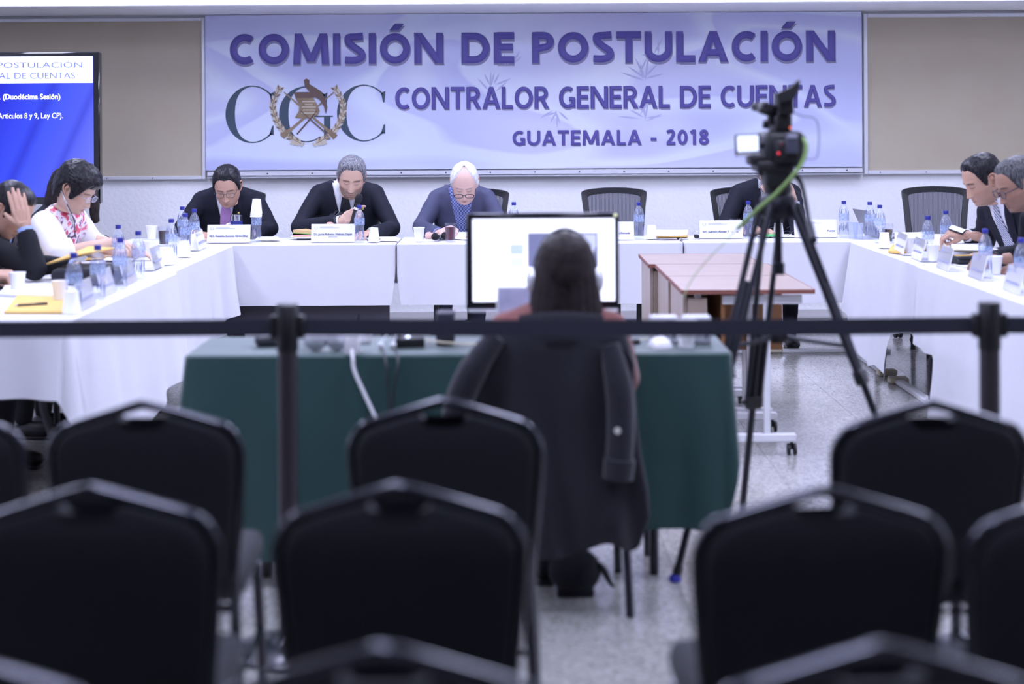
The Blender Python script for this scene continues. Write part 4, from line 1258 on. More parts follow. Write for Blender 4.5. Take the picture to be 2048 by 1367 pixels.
# drinks
M_tumbler = clear_mat('clear_glass', (0.97, 0.98, 1, 1), 0.015)
def tumbler(u, v, label, fill, m):
    t = thing('drinking_glass', label, 'glass', onz(u, v, ZT + 0.006))
    mb = MB(); mb.lathe([(0.03, 0), (0.036, 0.115), (0.034, 0.115), (0.028, 0.006)], 24); mb.build('tumbler', M_tumbler, t, 60)
    if fill:
        mb = MB(); mb.lathe([(0.0275, 0.007), (0.0275 + 0.006 * fill / 0.115, fill)], 24); mb.build('drink', m, t, 60)
tumbler(901, 482, 'glass of dark red drink in front of the white-haired man', 0.088, mat('red_drink', rgb(92, 32, 48), 0.15))
tumbler(328, 490, 'glass of cola in the far left corner', 0.09, mat('cola', rgb(40, 24, 30), 0.15))
tumbler(1470, 473, 'empty drinking glass behind the glaring name plate', 0, None)
tumbler(1775, 484, 'glass of brown drink behind the bottles near the laptop', 0.08, mat('cola', rgb(40, 24, 30), 0.15))
# steel and blue travel mug
t = thing('travel_mug', 'blue travel mug with steel rim behind the first name plate', 'mug', onz(473, 477, ZT + 0.006))
mb = MB(); mb.lathe([(0.034, 0), (0.038, 0.01), (0.039, 0.118)], 24); mb.build('mug_body', mat('navy_enamel', rgb(44, 54, 130), 0.3), t)
mb = MB(); mb.lathe([(0.0395, 0.118), (0.0395, 0.15), (0.037, 0.152)], 24); mb.build('steel_rim', M_steel, t)
mb = MB(); mb.lathe([(0.034, 0.152), (0.034, 0.158), (0.01, 0.16)], 24); mb.build('lid', M_steel, t)
mb = MB(); mb.tube(spline([(-0.038, -0.01, 0.1), (-0.062, -0.02, 0.09), (-0.062, -0.02, 0.04), (-0.038, -0.01, 0.03)], 5), 0.005, 8); mb.build('handle', M_white_plastic, t)
# sandwich on a plate
t = thing('sandwich_plate', 'sandwich on a white plate at the microphone man\'s elbow', 'sandwich', onz(610, 477, ZT + 0.006))
mb = MB(); mb.lathe([(0.05, 0), (0.055, 0.003), (0.095, 0.014), (0.094, 0.017), (0.05, 0.006)], 28); mb.build('plate', M_foam, t)
M_bread = mat('toast', rgb(200, 166, 118), 0.9, bump=(60, 0.4, 0.003))
for z0, z1, m, nm_ in ((0.008, 0.02, M_bread, 'bread'), (0.02, 0.027, mat('ham', rgb(226, 160, 160), 0.6), 'ham'), (0.027, 0.032, mat('lettuce', rgb(120, 160, 80), 0.7), 'lettuce'), (0.032, 0.05, M_bread, 'bread')):
    mb = MB()
    tri = [(-0.07, -0.05), (0.07, -0.05), (0.06, 0.05), (0.0, 0.06)]
    w = 1.04 if nm_ in ('ham', 'lettuce') else 1
    n = len(tri)
    mb.add([(x * w, y * w, z0) for x, y in tri] + [(x * w, y * w, z1 + (0.012 if x < 0.05 else 0)) for x, y in tri], [tuple(reversed(range(n))), tuple(range(n, 2 * n))] + [(i, (i + 1) % n, n + (i + 1) % n, n + i) for i in range(n)])
    mb.build(nm_, m, t, 30)
# microphones lying on the table
def mic(label, pos, direc, foam=True):
    t = thing('microphone', label, 'microphone', pos)
    d = Vector(direc).normalized()
    q = Vector((0, 0, 1)).rotation_difference(d).to_matrix().to_4x4()
    mb = MB(); mb.lathe([(0.0, 0.03), (0.014, 0.026), (0.022, 0.012), (0.0245, -0.004), (0.021, -0.022), (0.0165, -0.03)], 18, q); mb.build('foam_ball', mat('mic_foam', rgb(30, 28, 34), 0.95, bump=(300, 0.5, 0.001)), t, 60)
    mb = MB(); mb.lathe([(0.0185, -0.028), (0.0185, -0.036), (0.015, -0.04), (0.0115, -0.19), (0.009, -0.195)], 16, q); mb.build('handle', M_black_plastic, t)
    mb = MB(); mb.lathe([(0.0145, -0.062), (0.0149, -0.064), (0.0147, -0.075), (0.0142, -0.077)], 16, q, False, False); mb.build('logo_band', M_white_plastic, t)
    return t
mic('black microphone lying left of the red drink, foam ball towards the camera', onz(870, 481, ZT + 0.006) + Vector((0, 0, 0.025)), (-0.25, -1, 0.05))
mic('second black microphone half behind the red drink', onz(889, 480, ZT + 0.006) + Vector((0, 0.05, 0.025)), (-0.15, -1, 0.03))
# folded glasses and key fob
def spectacles(mb, w=0.052, h=0.034, r=0.0016, gap=0.018, temple=0.13):
    for s in (-1, 1):
        cx = s * (w / 2 + gap / 2)
        mb.tube([(cx + w / 2 * math.copysign(abs(math.cos(a)) ** 0.7, math.cos(a)), 0, h / 2 * math.copysign(abs(math.sin(a)) ** 0.7, math.sin(a))) for a in [2 * math.pi * i / 22 for i in range(22)]], r, 6, closed=True)
        if temple:
            mb.tube(spline([(s * (w + gap / 2), 0, h * 0.25), (s * (w + gap / 2 + 0.008), 0.01, h * 0.25), (s * (w + gap / 2 + 0.012), temple * 0.75, h * 0.2), (s * (w + gap / 2 + 0.01), temple, -h * 0.5)], 5), r * 1.1, 6)
    mb.tube(spline([(-gap / 2, 0, h * 0.18), (0, -0.002, h * 0.3), (gap / 2, 0, h * 0.18)], 4), r, 6)
mb = MB(); spectacles(mb); o = mb.build('reading_glasses', mat('tortoise_frame', rgb(60, 62, 84), 0.3), None, 60)
o.location = onz(1583, 473, ZT + 0.006) + Vector((0, 0.03, 0.02)); o.rotation_euler = (0.3, 0, 0.5); tag(o, 'folded reading glasses on the table right of the tripod', 'glasses')
t = thing('key_fob', 'small black key bunch left of the glaring name plate', 'keys', onz(1393, 476, ZT + 0.006))
mb = MB(); mb.box((0, 0, 0.012), (0.03, 0.05, 0.022), bev=0.006, seg=2); mb.build('fob', M_black_plastic, t)
mb = MB(); mb.tube([(0.02 * math.cos(a), 0.03 + 0.012 * math.sin(a), 0.03 + 0.012 * math.sin(a)) for a in [2 * math.pi * i / 14 for i in range(14)]], 0.0015, 5, closed=True); mb.build('ring', M_steel, t)
# laptops on the right arm
def laptop(label, loc, rz, m, ang=105, w=0.33, d=0.23):
    t = thing('laptop', label, 'laptop', loc, rz)
    mb = MB(); mb.box((0, 0, 0.009), (w, d, 0.016), bev=0.004); base = mb.build('base', m, t)
    for r_ in range(4):
        for c_ in range(11):
            pass
    mb = MB(); mb.box((0, 0.02, 0.0176), (w * 0.86, d * 0.45, 0.001)); mb.build('keyboard', M_dark_grey, t)
    Mx = Matrix.Translation((0, d / 2, 0.014)) @ Matrix.Rotation(-math.radians(ang - 90), 4, 'X')
    mb = MB(); mb.box((0, 0.003, d / 2), (w, 0.006, d), Mx, bev=0.002); mb.build('screen_lid', m, t)
    mb = MB(); mb.box((0, -0.0008, d / 2), (w * 0.93, 0.001, d * 0.88), Mx); mb.build('display', mat('dim_display', rgb(40, 48, 70), 0.15), t)
    return t
laptop('open grey laptop in the right corner, its lid seen from the side', (2.40, 10.30, ZT + 0.006), math.radians(100), mat('grey_aluminium', rgb(150, 150, 156), 0.4, 0.3), 115, 0.26, 0.18)
laptop('white laptop cut by the right edge of the picture', (2.56, 7.32, ZT + 0.006), math.radians(140), M_white_plastic, 110, 0.30, 0.21)
# ------------------------------------------------------------------ operator table equipment
ym = 5.50
ml, mr_ = pt(932, 520, ym), pt(1238, 520, ym)
mz1, mz0 = pt(1085, 426, ym).z, pt(1085, 618, ym).z
mon = thing('computer_monitor', 'wide black monitor with a bright white screen on the green table', 'monitor', ((ml.x + mr_.x) / 2, ym, ZT + 0.002))
MW, MH, mb0 = mr_.x - ml.x, mz1 - mz0, mz0 - ZT - 0.002
M_gloss = mat('gloss_black_bezel', rgb(20, 20, 28), 0.15)
mb = MB(); mb.box((0, 0.02, mb0 + MH / 2), (MW, 0.045, MH), bev=0.006); mb.build('housing', M_gloss, mon)
M_scr = mat('monitor_white', rgb(236, 238, 255), 0.4, emit=1.25)
s0, s1 = pt(945, 438, ym), pt(1230, 601, ym)
sx0, sx1 = s0.x - mon.location.x, s1.x - mon.location.x
sz1, sz0 = s0.z - mon.location.z, s1.z - mon.location.z
mb = MB(); mb.box(((sx0 + sx1) / 2, -0.003, (sz0 + sz1) / 2), (sx1 - sx0, 0.003, sz1 - sz0)); scr = mb.build('screen', M_scr, mon)
def win(u0, v0, u1, v1, m, name, y=-0.0058):
    a, b_ = pt(u0, v0, ym) - mon.location, pt(u1, v1, ym) - mon.location
    mb = MB(); mb.box(((a.x + b_.x) / 2, y, (a.z + b_.z) / 2), (b_.x - a.x, 0.0012, a.z - b_.z)); return mb.build(name, m, scr)
win(1055, 465, 1196, 533, mat('window_grey', rgb(120, 124, 160), 0.4, emit=0.55), 'video_window')
win(1160, 468, 1192, 494, mat('window_pale', rgb(190, 196, 225), 0.4, emit=0.7), 'video_window', -0.007)
win(1172, 494, 1188, 528, mat('window_white', rgb(225, 228, 250), 0.4, emit=0.9), 'video_window', -0.007)
win(1019, 487, 1048, 509, mat('window_blue', rgb(178, 192, 235), 0.4, emit=0.8), 'thumbnail'); win(1020, 513, 1050, 534, mat('window_blue2', rgb(200, 208, 240), 0.4, emit=0.85), 'thumbnail')
win(1018, 465, 1048, 468, mat('window_mint', rgb(205, 228, 228), 0.4, emit=0.9), 'text_bar')
mb = MB(); mb.ball((MW / 2 - 0.012, -0.006, mb0 + MH - 0.008), 0.006, 10, 7); mb.build('power_led', mat('led_glow', rgb(210, 214, 170), 0.3, emit=0.8), mon)
mb = MB(); mb.box((0, -0.0035, mb0 - 0.003), (MW * 0.98, 0.03, 0.008), bev=0.002); mb.build('lower_trim', M_alu, mon)
mb = MB(); mb.box((0, 0.05, mb0 / 2 + 0.05), (0.07, 0.03, mb0 + 0.1), bev=0.006); mb.build('stand_neck', M_gloss, mon)
mb = MB(); mb.lathe([(0.1, 0), (0.1, 0.006), (0.06, 0.012)], 28, Matrix.Translation((0, 0.02, 0)) @ Matrix.Diagonal((1.2, 0.8, 1, 1))); mb.build('stand_base', M_gloss, mon)
# small laptop/tablet screen in front of the monitor, left of the operator's head
pl = pt(1035, 612, 5.36)
t = thing('tablet', 'small grey tablet screen standing between the operator and monitor', 'tablet', (pl.x - 0.005, 5.36, ZT + 0.002))
h_ = pt(1035, 574, 5.36).z - ZT
mb = MB(); mb.box((0, 0, h_ / 2), (0.13, 0.012, h_), Matrix.Rotation(-0.08, 4, 'X'), bev=0.004); mb.build('case', M_alu, t)
mb = MB(); mb.box((0, -0.007, h_ / 2 + 0.002), (0.118, 0.001, h_ - 0.02), Matrix.Rotation(-0.08, 4, 'X')); mb.build('display', mat('grey_video', rgb(150, 152, 185), 0.3, var=(18, 0.2, rgb(196, 198, 225)), emit=None), t)
mb = MB(); mb.box((0, 0.05, 0.004), (0.1, 0.1, 0.008), bev=0.002); mb.build('stand', M_alu, t)

def headphones(name, label, loc, M, m_cup, m_band, r=0.075, hh=0.085, parent=None):
    t = parent if parent else thing(name, label, 'headphones', loc)
    pts = [(r * math.cos(a), 0, hh * math.sin(a)) for a in [math.pi * i / 16 for i in range(17)]]
    mb = MB(); mb.tube(pts, 0.006, 8, M=M, sq=(1, 1.8)); mb.build('headband', m_band, t)
    for s in (-1, 1):
        Mx = M @ Matrix.Translation((s * r, 0, -0.012)) @ Matrix.Rotation(s * math.pi / 2, 4, 'Y')
        mb = MB(); mb.lathe([(0.036, -0.02), (0.041, -0.014), (0.041, 0.0)], 24, Mx); mb.build('ear_pad', M_black_fabric, t, 60)
        mb = MB(); mb.lathe([(0.040, 0.0), (0.038, 0.012), (0.026, 0.022), (0.008, 0.025)], 24, Mx); mb.build('ear_cup', m_cup, t, 60)
    return t
M_silver = mat('silver_plastic', rgb(214, 214, 222), 0.25, 0.35)
# two pairs of headphones lying on the green cloth
hp = onz(650, 703, ZT + 0.004)
t = thing('headphones', 'silver and black headphones lying on the green table', 'headphones', (hp.x, hp.y + 0.04, ZT + 0.002), 0.05)
for s_ in (-1, 1):
    Mx = Matrix.Translation((s_ * 0.037, 0, 0.041)) @ Matrix.Rotation(s_ * 0.25, 4, 'Z') @ Matrix.Rotation(math.pi / 2, 4, 'X')
    mb = MB(); mb.lathe([(0.034, -0.024), (0.04, -0.018), (0.041, 0.0)], 24, Mx); mb.build('ear_pad', M_black_fabric, t, 60)
    mb = MB(); mb.lathe([(0.040, 0.0), (0.0385, 0.010), (0.034, 0.013), (0.033, 0.010), (0.024, 0.020), (0.006, 0.024)], 24, Mx); mb.build('ear_cup', M_silver, t, 60)
    mb = MB(); mb.tube(spline([(s_ * 0.06, 0.01, 0.06), (s_ * 0.085, 0.06, 0.05), (s_ * 0.08, 0.13, 0.03)], 5), 0.006, 8); mb.build('yoke', M_silver, t, 60)
mb = MB(); mb.tube(spline([(-0.08, 0.13, 0.03), (-0.05, 0.185, 0.018), (0.0, 0.20, 0.015), (0.05, 0.185, 0.018), (0.08, 0.13, 0.03)], 6), 0.008, 8, sq=(1, 1.6)); mb.build('headband', M_black_plastic, t, 60)
# grey plastic bowl-like game controller behind the belt post
t = thing('cable_hub', 'dark grey cable hub on the green table beside the belt post', 'hub', (onz(540, 692, ZT).x, 5.42, ZT + 0.002), 0.3)
mb = MB(); mb.box((0, 0, 0.018), (0.10, 0.07, 0.034), bev=0.012, seg=3); mb.build('shell', M_dark_grey, t, 60)
mb = MB(); mb.tube(spline([(0.05, 0, 0.02), (0.09, 0.03, 0.03), (0.12, 0.0, 0.02)], 5), 0.005, 8); mb.build('lead', M_dark_grey, t)
# white plug adapter and its cable hanging over the table edge
A = onz(706, 706, ZT)
t = thing('power_adapter', 'white power adapter with cable hanging over the front of the green table', 'adapter', (A.x, GY0 + 0.028, ZT + 0.002))
mb = MB(); mb.box((0, -0.0, 0.034), (0.046, 0.05, 0.072), Matrix.Rotation(0.12, 4, 'X'), bev=0.008, seg=2); mb.build('adapter_body', M_white_plastic, t, 60)
mb = MB(); mb.box((0.035, 0.05, 0.045), (0.05, 0.04, 0.05), bev=0.012, seg=2); mb.build('plug', M_white_plastic, t, 60)
E = pt(757, 850, 5.13) - t.location
mb = MB(); mb.tube(spline([(0.0, -0.03, 0.015), (0.006, -0.055, -0.01), Vector((0.012, -0.062, -0.05)), Vector((0.012, -0.062, -0.05)).lerp(E, 0.5), E, E + Vector((0.03, 0.005, -0.12))], 8), 0.0058, 8); mb.build('cable', M_white_plastic, t, 60)
# network switch with bright light
sp = onz(816, 697, ZT)
t = thing('network_switch', 'small black network switch with a glowing light on the green table', 'switch', (sp.x, sp.y + 0.05, ZT + 0.002), 0.15)
mb = MB(); mb.box((0, 0, 0.016), (0.10, 0.085, 0.03), bev=0.004); mb.build('housing', M_black_plastic, t)
mb = MB(); mb.ball((-0.005, -0.02, 0.034), (0.008, 0.006, 0.003), 10, 6); mb.build('status_light', mat('blue_white_led', rgb(215, 228, 255), 0.3, emit=4), t)
for i, (u, du_) in enumerate(((757, 3), (781, -3))):
    P = onz(u, 698, ZT) - t.location
    mb = MB(); mb.ball((P.x, P.y, 0.012), (0.011, 0.011, 0.012), 12, 8); pg = mb.build('plug', M_alu, t, 60)
    mb = MB(); mb.tube(spline([(P.x, P.y, 0.012), (P.x + 0.005, GY0 - t.location.y - 0.02, -0.02), (P.x + du_ * 0.004, GY0 - t.location.y - 0.03, -0.12), (P.x + du_ * 0.006, GY0 - t.location.y - 0.035, -0.25)], 6), 0.004, 7); mb.build('cable', M_dark_grey, pg, 60)
    mb = MB(); mb.tube(spline([(P.x, P.y, 0.018), (P.x * 0.6, P.y * 0.6, 0.06), (-0.03, 0.0, 0.025)], 6), 0.0035, 7); mb.build('cable', M_alu, pg, 60)
mb = MB(); mb.tube(spline([(0.05, 0.0, 0.02), (0.12, -0.03, 0.012), (0.22, -0.05, 0.008), (0.32, -0.03, 0.008), (0.42, -0.04, 0.008)], 8), 0.0035, 7); mb.build('cable', M_cream, t, 60)
mb = MB(); mb.tube(spline([(-0.04, 0.04, 0.02), (-0.06, 0.10, 0.05), (0.02, 0.16, 0.05), (0.12, 0.12, 0.03), (0.16, 0.16, 0.01)], 8), 0.004, 7); mb.build('cable', M_black_plastic, t, 60)
bx_ = onz(890, 693, ZT)
t = thing('external_drive', 'upright dark blue drive box left of the operator', 'drive', (bx_.x, bx_.y + 0.06, ZT + 0.002))
mb = MB(); mb.box((0, 0, 0.055), (0.062, 0.10, 0.11), bev=0.005); mb.build('case', mat('dark_blue_plastic', rgb(44, 44, 62), 0.5), t)
mb = MB(); mb.box((0, -0.051, 0.02), (0.05, 0.002, 0.012)); mb.build('port_strip', M_black_plastic, t)
# mouse, cup and speakers at the right end
mp_ = onz(1322, 697, ZT)
t = thing('computer_mouse', 'white computer mouse on the right end of the green table', 'mouse', (mp_.x, mp_.y + 0.03, ZT + 0.002), 0.2)
rows = []
for i in range(9):
    q = i / 8
    hgt = 0.036 * math.sin(math.pi * (0.12 + 0.85 * q)) ** 0.6
    rows.append([(0.036 * math.cos(a) * (0.82 + 0.2 * math.sin(q * 3)), (q - 0.5) * 0.11, max(0, hgt * math.sin(a))) for a in [math.pi * j / 12 for j in range(13)]])
mb = MB(); mb.grid(rows); mb.f.append(tuple(range(13))); mb.f.append(tuple(8 * 13 + j for j in range(13))); mb.build('shell', M_white_plastic, t, 80)
mb = MB(); mb.lathe([(0.004, -0.004), (0.006, -0.003), (0.006, 0.003), (0.004, 0.004)], 12, Matrix.Translation((0, 0.03, 0.033)) @ Matrix.Rotation(math.pi / 2, 4, 'Y')); mb.build('scroll_wheel', M_dark_grey, t)
o = copy_tree(pc, onz(1373, 694, ZT + 0.002), 0, 'foam cup on the green table beside the mouse'); o.scale = (0.95, 0.95, 1.05)
for i, u in enumerate((1330, 1396)):
    q = onz(u, 689, ZT)
    t = thing('speaker', ['grey computer speaker behind the mouse', 'grey computer speaker behind the foam cup'][i], 'speaker', (q.x, q.y + 0.05, ZT + 0.002), 0, 'small grey computer speakers')
    mb = MB(); mb.box((0, 0, 0.045), (0.095, 0.085, 0.09), bev=0.006, seg=2); mb.build('cabinet', mat('light_grey_plastic', rgb(196, 196, 204), 0.5), t, 50)
    mb = MB(); mb.lathe([(0.017, 0), (0.014, 0.004), (0.004, 0.006)], 20, Matrix.Translation((0.01, -0.0422, 0.062)) @ Matrix.Rotation(math.pi / 2, 4, 'X') @ Matrix.Diagonal((1, 0.55, 1, 1))); mb.build('port', M_black_plastic, t)
    mb = MB(); mb.box((0.03, -0.0435, 0.025), (0.006, 0.003, 0.02), bev=0.001); mb.build('switch', M_dark_grey, t)
q = onz(1272, 688, ZT)
t = thing('memory_card_reader', 'tiny black card reader at the operator\'s right elbow', 'card reader', (q.x, q.y, ZT + 0.002))
mb = MB(); mb.box((0, 0, 0.008), (0.028, 0.03, 0.015), bev=0.003); mb.build('shell', M_black_plastic, t)
mb = MB(); mb.tube(spline([(0, 0.015, 0.008), (0.02, 0.06, 0.006), (0.06, 0.1, 0.005)], 5), 0.003, 6); mb.build('lead', M_cream, t)

# ------------------------------------------------------------------ tripod
TC = Vector((0.925, 5.48, 0))
feet = [onz(1350, 1162, 0.0), onz(1880, 1160, 0.0), Vector((0.845, 5.97, 0))]
apex = pt(1556, 408, 5.48)
tp = thing('camera_tripod', 'tall black camera tripod with spreader standing right of the green table', 'tripod', (TC.x, TC.y, 0))
def rel(p): return Vector(p) - tp.location
ap = rel(apex)
M_tube = mat('black_anodised', rgb(34, 34, 44), 0.35, 0.4)
mb = MB(); mb.lathe([(0.05, -0.05), (0.062, -0.03), (0.062, 0.02), (0.05, 0.035)], 20, Matrix.Translation(ap)); mb.build('crown', M_tube, tp)
mb = MB(); mb.tube([ap, ap - Vector((0, 0, 0.2))], 0.014, 10); mb.tube([ap - Vector((0, 0, .2)), ap - Vector((0, 0, .24))], 0.022, 10); mb.build('bowl_clamp', M_tube, tp)
split = [0.46, 0.47, 0.60]
for i, F_ in enumerate(feet):
    Ft = rel(F_)
    d = (Ft - ap)
    side = Vector((-d.y, d.x, 0)).normalized()
    top = ap + Vector((d.x, d.y, 0)).normalized() * 0.055
    mid = top + (Ft - top) * split[i]
    for s in (-1, 1):
        mb = MB(); mb.tube([top + side * 0.03 * s, mid + side * 0.022 * s], 0.0105, 8); mb.build('upper_leg', M_tube, tp)
    mb = MB()
    q = (Ft - top).normalized()
    Mx = Matrix.Translation(mid) @ Vector((0, 0, -1)).rotation_difference(q).to_matrix().to_4x4()
    mb.box((0, 0, 0), (0.062, 0.034, 0.05), Mx @ Matrix.Rotation(math.atan2(side.y, side.x), 4, 'Z'), bev=0.005); mb.build('leg_lock', M_black_plastic, tp)
    mb = MB(); kn = mid + side * 0.045; mb.tube([mid + side * 0.03, kn], 0.009, 8); mb.build('lock_knob', M_black_plastic, tp)
    mb = MB(); mb.tube([top + (Ft - top) * (split[i] - 0.25), Ft - q * 0.03], 0.0125, 10); lg = mb.build('lower_leg', M_tube, tp)
    mb = MB(); mb.tube([Ft - q * 0.05, Ft - q * 0.022], 0.016, 10); mb.build('foot_collar', M_black_plastic, lg)
    mb = MB(); mb.lathe([(0.013, 0.024), (0.02, 0.014), (0.021, 0.004), (0.017, 0.0)], 14, Matrix.Translation(Ft)); mb.build('rubber_foot', mat('blue_rubber', rgb(40, 44, 150), 0.6), lg)
    # spreader arm
    zz = 0.745
    tt = (ap.z - zz) / (ap.z - Ft.z)
    sp_ = top + (Ft - top) * tt
    hub = Vector((ap.x, ap.y, zz + 0.02))
    mb = MB(); mb.tube([hub, sp_], 0.008, 8); mb.build('spreader_arm', M_tube, tp)
mb = MB(); mb.lathe([(0.03, -0.02), (0.034, 0.0), (0.03, 0.02)], 14, Matrix.Translation((ap.x, ap.y, 0.765))); mb.build('spreader_hub', M_black_plastic, tp)
# fluid head with pan bar
mb = MB(); mb.lathe([(0.045, 0.03), (0.05, 0.05), (0.045, 0.08)], 18, Matrix.Translation(ap)); mb.box((0, 0, 0.115), (0.085, 0.09, 0.07), Matrix.Translation(ap), bev=0.01, seg=2)
mb.box((0, 0, 0.16), (0.075, 0.13, 0.022), Matrix.Translation(ap), bev=0.005); mb.build('fluid_head', M_black_plastic, tp, 50)
mb = MB(); mb.tube(spline([ap + Vector((0.045, -0.01, 0.11)), ap + Vector((0.07, -0.06, 0.07)), ap + Vector((0.06, -0.25, -0.05))], 5), 0.008, 8); mb.tube([ap + Vector((0.06, -0.25, -0.05)), ap + Vector((0.058, -0.34, -0.1))], 0.013, 10); mb.build('pan_bar', M_tube, tp)
mb = MB(); mb.tube([ap + Vector((-0.043, 0, 0.115)), ap + Vector((-0.07, 0, 0.115))], 0.018, 12); mb.build('tension_knob', M_dark_grey, tp)

# ------------------------------------------------------------------ camcorder on the tripod
yc = 5.44
cb = Vector((apex.x, yc, ap.z + 0.172))
cc_ = thing('camcorder', 'black professional camcorder with lit flip-out screen mounted on the tripod', 'video camera', cb)
def cl(u, v, dy=0.0):
    p = pt(u, v, yc + dy) - cb
    return p
def cbox(u0, v0, u1, v1, dy0, dy1, m, name, bev=0.008, rot=0.0, par=None):
    a, b_ = cl(u0, v0), cl(u1, v1)
    c = Vector(((a.x + b_.x) / 2, (dy0 + dy1) / 2, (a.z + b_.z) / 2))
    mb = MB(); mb.box((0, 0, 0), (abs(b_.x - a.x), dy1 - dy0, abs(a.z - b_.z)), Matrix.Translation(c) @ Matrix.Rotation(rot, 4, 'Y'), bev=bev, seg=2)
    return mb.build(name, m, par or cc_, 50)
cbox(1526, 262, 1604, 335, -0.06, 0.16, M_black_plastic, 'camera_body', 0.02)
cbox(1544, 280, 1588, 322, -0.10, -0.055, M_black_plastic, 'battery_plate', 0.006)
cbox(1561, 268, 1583, 306, -0.125, -0.09, mat('grey_battery', rgb(66, 68, 84), 0.5), 'battery', 0.004)
cbox(1563, 267, 1581, 276, -0.130, -0.120, mat('silver_label', rgb(150, 152, 168), 0.4), 'battery_label', 0.001)
cbox(1590, 268, 1611, 318, -0.02, 0.12, M_dark_grey, 'hand_grip', 0.014, 0.08)
cbox(1496, 308, 1534, 330, -0.05, 0.06, M_black_plastic, 'side_module', 0.008)
cbox(1510, 322, 1582, 342, -0.06, 0.10, M_black_plastic, 'mount_plate', 0.006)
cbox(1527, 335, 1578, 372, -0.05, 0.07, M_black_plastic, 'quick_release', 0.01)
cbox(1546, 226, 1580, 264, -0.05, 0.12, M_black_plastic, 'handle_unit', 0.012)
ca = cl(1560, 245)
mb = MB(); mb.tube(spline([(ca.x, -0.02, ca.z - 0.0), (ca.x, 0.02, ca.z + 0.03), (ca.x, 0.12, ca.z + 0.03), (ca.x, 0.16, ca.z - 0.01)], 5), 0.013, 8); mb.build('top_handle', M_black_plastic, cc_, 60)
# viewfinder tilted up with its rubber eyecup
cbox(1549, 186, 1580, 230, -0.08, 0.03, M_black_plastic, 'viewfinder', 0.008)
e0, e1 = cl(1565, 190), cl(1583, 168)
mb = MB()
poly = [cl(1546, 188), cl(1572, 176), cl(1590, 161), cl(1588, 178), cl(1578, 200), cl(1549, 206)]
mb.prism([(p.x, p.z) for p in poly], -0.10, -0.05); mb.build('eyecup', mat('eyecup_rubber', rgb(16, 16, 20), 0.8), cc_, 40)
cbox(1519, 206, 1550, 230, -0.02, 0.05, M_black_plastic, 'microphone_holder', 0.008, 0.35)
mm = cl(1530, 215)
mb = MB(); mb.tube([(mm.x, -0.05, mm.z), (mm.x, 0.22, mm.z + 0.005)], 0.016, 12); mb.build('shotgun_microphone', mat('mic_foam', rgb(30, 28, 34), 0.95), cc_, 60)
mb = MB(); a = cl(1545, 222); b_ = cl(1538, 250); mb.tube([(a.x, 0, a.z), (b_.x, 0.0, b_.z)], 0.012, 8); a = cl(1526, 248); mb.tube([(b_.x, 0, b_.z), (a.x, 0, a.z)], 0.014, 8); mb.build('accessory_bracket', M_black_plastic, cc_, 60)
lc = cl(1562, 295)
mb = MB(); mb.lathe([(0.04, 0.15), (0.045, 0.18), (0.042, 0.26), (0.05, 0.27), (0.05, 0.31), (0.035, 0.31)], 22, Matrix.Translation((lc.x, 0, lc.z)) @ Matrix.Rotation(-math.pi / 2, 4, 'X')); mb.build('lens_barrel', M_black_plastic, cc_, 50)
# flip-out screen
a, b_ = cl(1467, 268), cl(1517, 311)
c = Vector(((a.x + b_.x) / 2, -0.03, (a.z + b_.z) / 2))
Mx = Matrix.Translation(c) @ Matrix.Rotation(-0.035, 4, 'Y') @ Matrix.Rotation(0.12, 4, 'Z')
w_, h_ = abs(b_.x - a.x), abs(a.z - b_.z)
mb = MB(); mb.box((0, 0, 0), (w_, 0.014, h_), Mx, bev=0.003); lcd = mb.build('flip_screen', M_black_plastic, cc_)
mb = MB(); mb.box((0, -0.0075, 0.005), (w_ - 0.012, 0.001, h_ - 0.02), Mx); mb.build('display', mat('lcd_glow', rgb(214, 222, 255), 0.3, emit=1.15), lcd)
mb = MB(); mb.box((0, -0.0075, -h_ / 2 + 0.005), (w_ - 0.006, 0.001, 0.007), Mx); mb.build('button_strip', M_alu, lcd)
a = cl(1524, 290); mb = MB(); mb.tube([(a.x - 0.015, -0.02, a.z), (a.x + 0.03, -0.01, a.z)], 0.01, 8); mb.build('screen_hinge', M_black_plastic, cc_)
for (u, v, m, r_) in ((1575, 255.5, mat('orange_led', rgb(240, 110, 60), 0.4, emit=0.9), 0.004), (1547, 305, mat('red_led', rgb(235, 40, 60), 0.4, emit=1.0), 0.0045), (1552, 287, mat('dim_red_led', rgb(120, 30, 50), 0.4, emit=0.4), 0.0035)):
    p = cl(u, v)
    mb = MB(); mb.ball((p.x, -0.107 if v > 280 else -0.055, p.z), r_, 10, 7); mb.build('indicator_light', m, cc_)
def cpath(L_): return [Vector((cl(u, v).x, dy, cl(u, v).z)) for u, v, dy in L_]
mb = MB(); mb.tube(spline(cpath([(1600, 275, -0.04), (1602, 290, -0.10), (1592, 320, -0.13), (1570, 350, -0.14), (1540, 385, -0.12), (1510, 412, -0.10), (1470, 455, -0.06)]), 6), 0.0072, 8); mb.build('green_cable', mat('green_rubber', rgb(120, 150, 84), 0.6), cc_, 60)
mb = MB(); mb.tube(spline(cpath([(1470, 455, -0.06), (1440, 490, -0.03), (1410, 525, 0.0), (1385, 560, 0.02), (1368, 600, 0.04)]), 6), 0.0022, 6); mb.build('green_lead', mat('pale_green_rubber', rgb(176, 196, 150), 0.6), cc_, 60)
mb = MB(); mb.tube(spline(cpath([(1582, 222, 0.0), (1605, 232, 0.0), (1628, 236, 0.0), (1637, 255, 0.0), (1637, 300, 0.0), (1630, 317, 0.0), (1606, 317, 0.0)]), 6), 0.0022, 6); mb.build('thin_cable', mat('grey_lead', rgb(110, 112, 150), 0.6), cc_, 60)

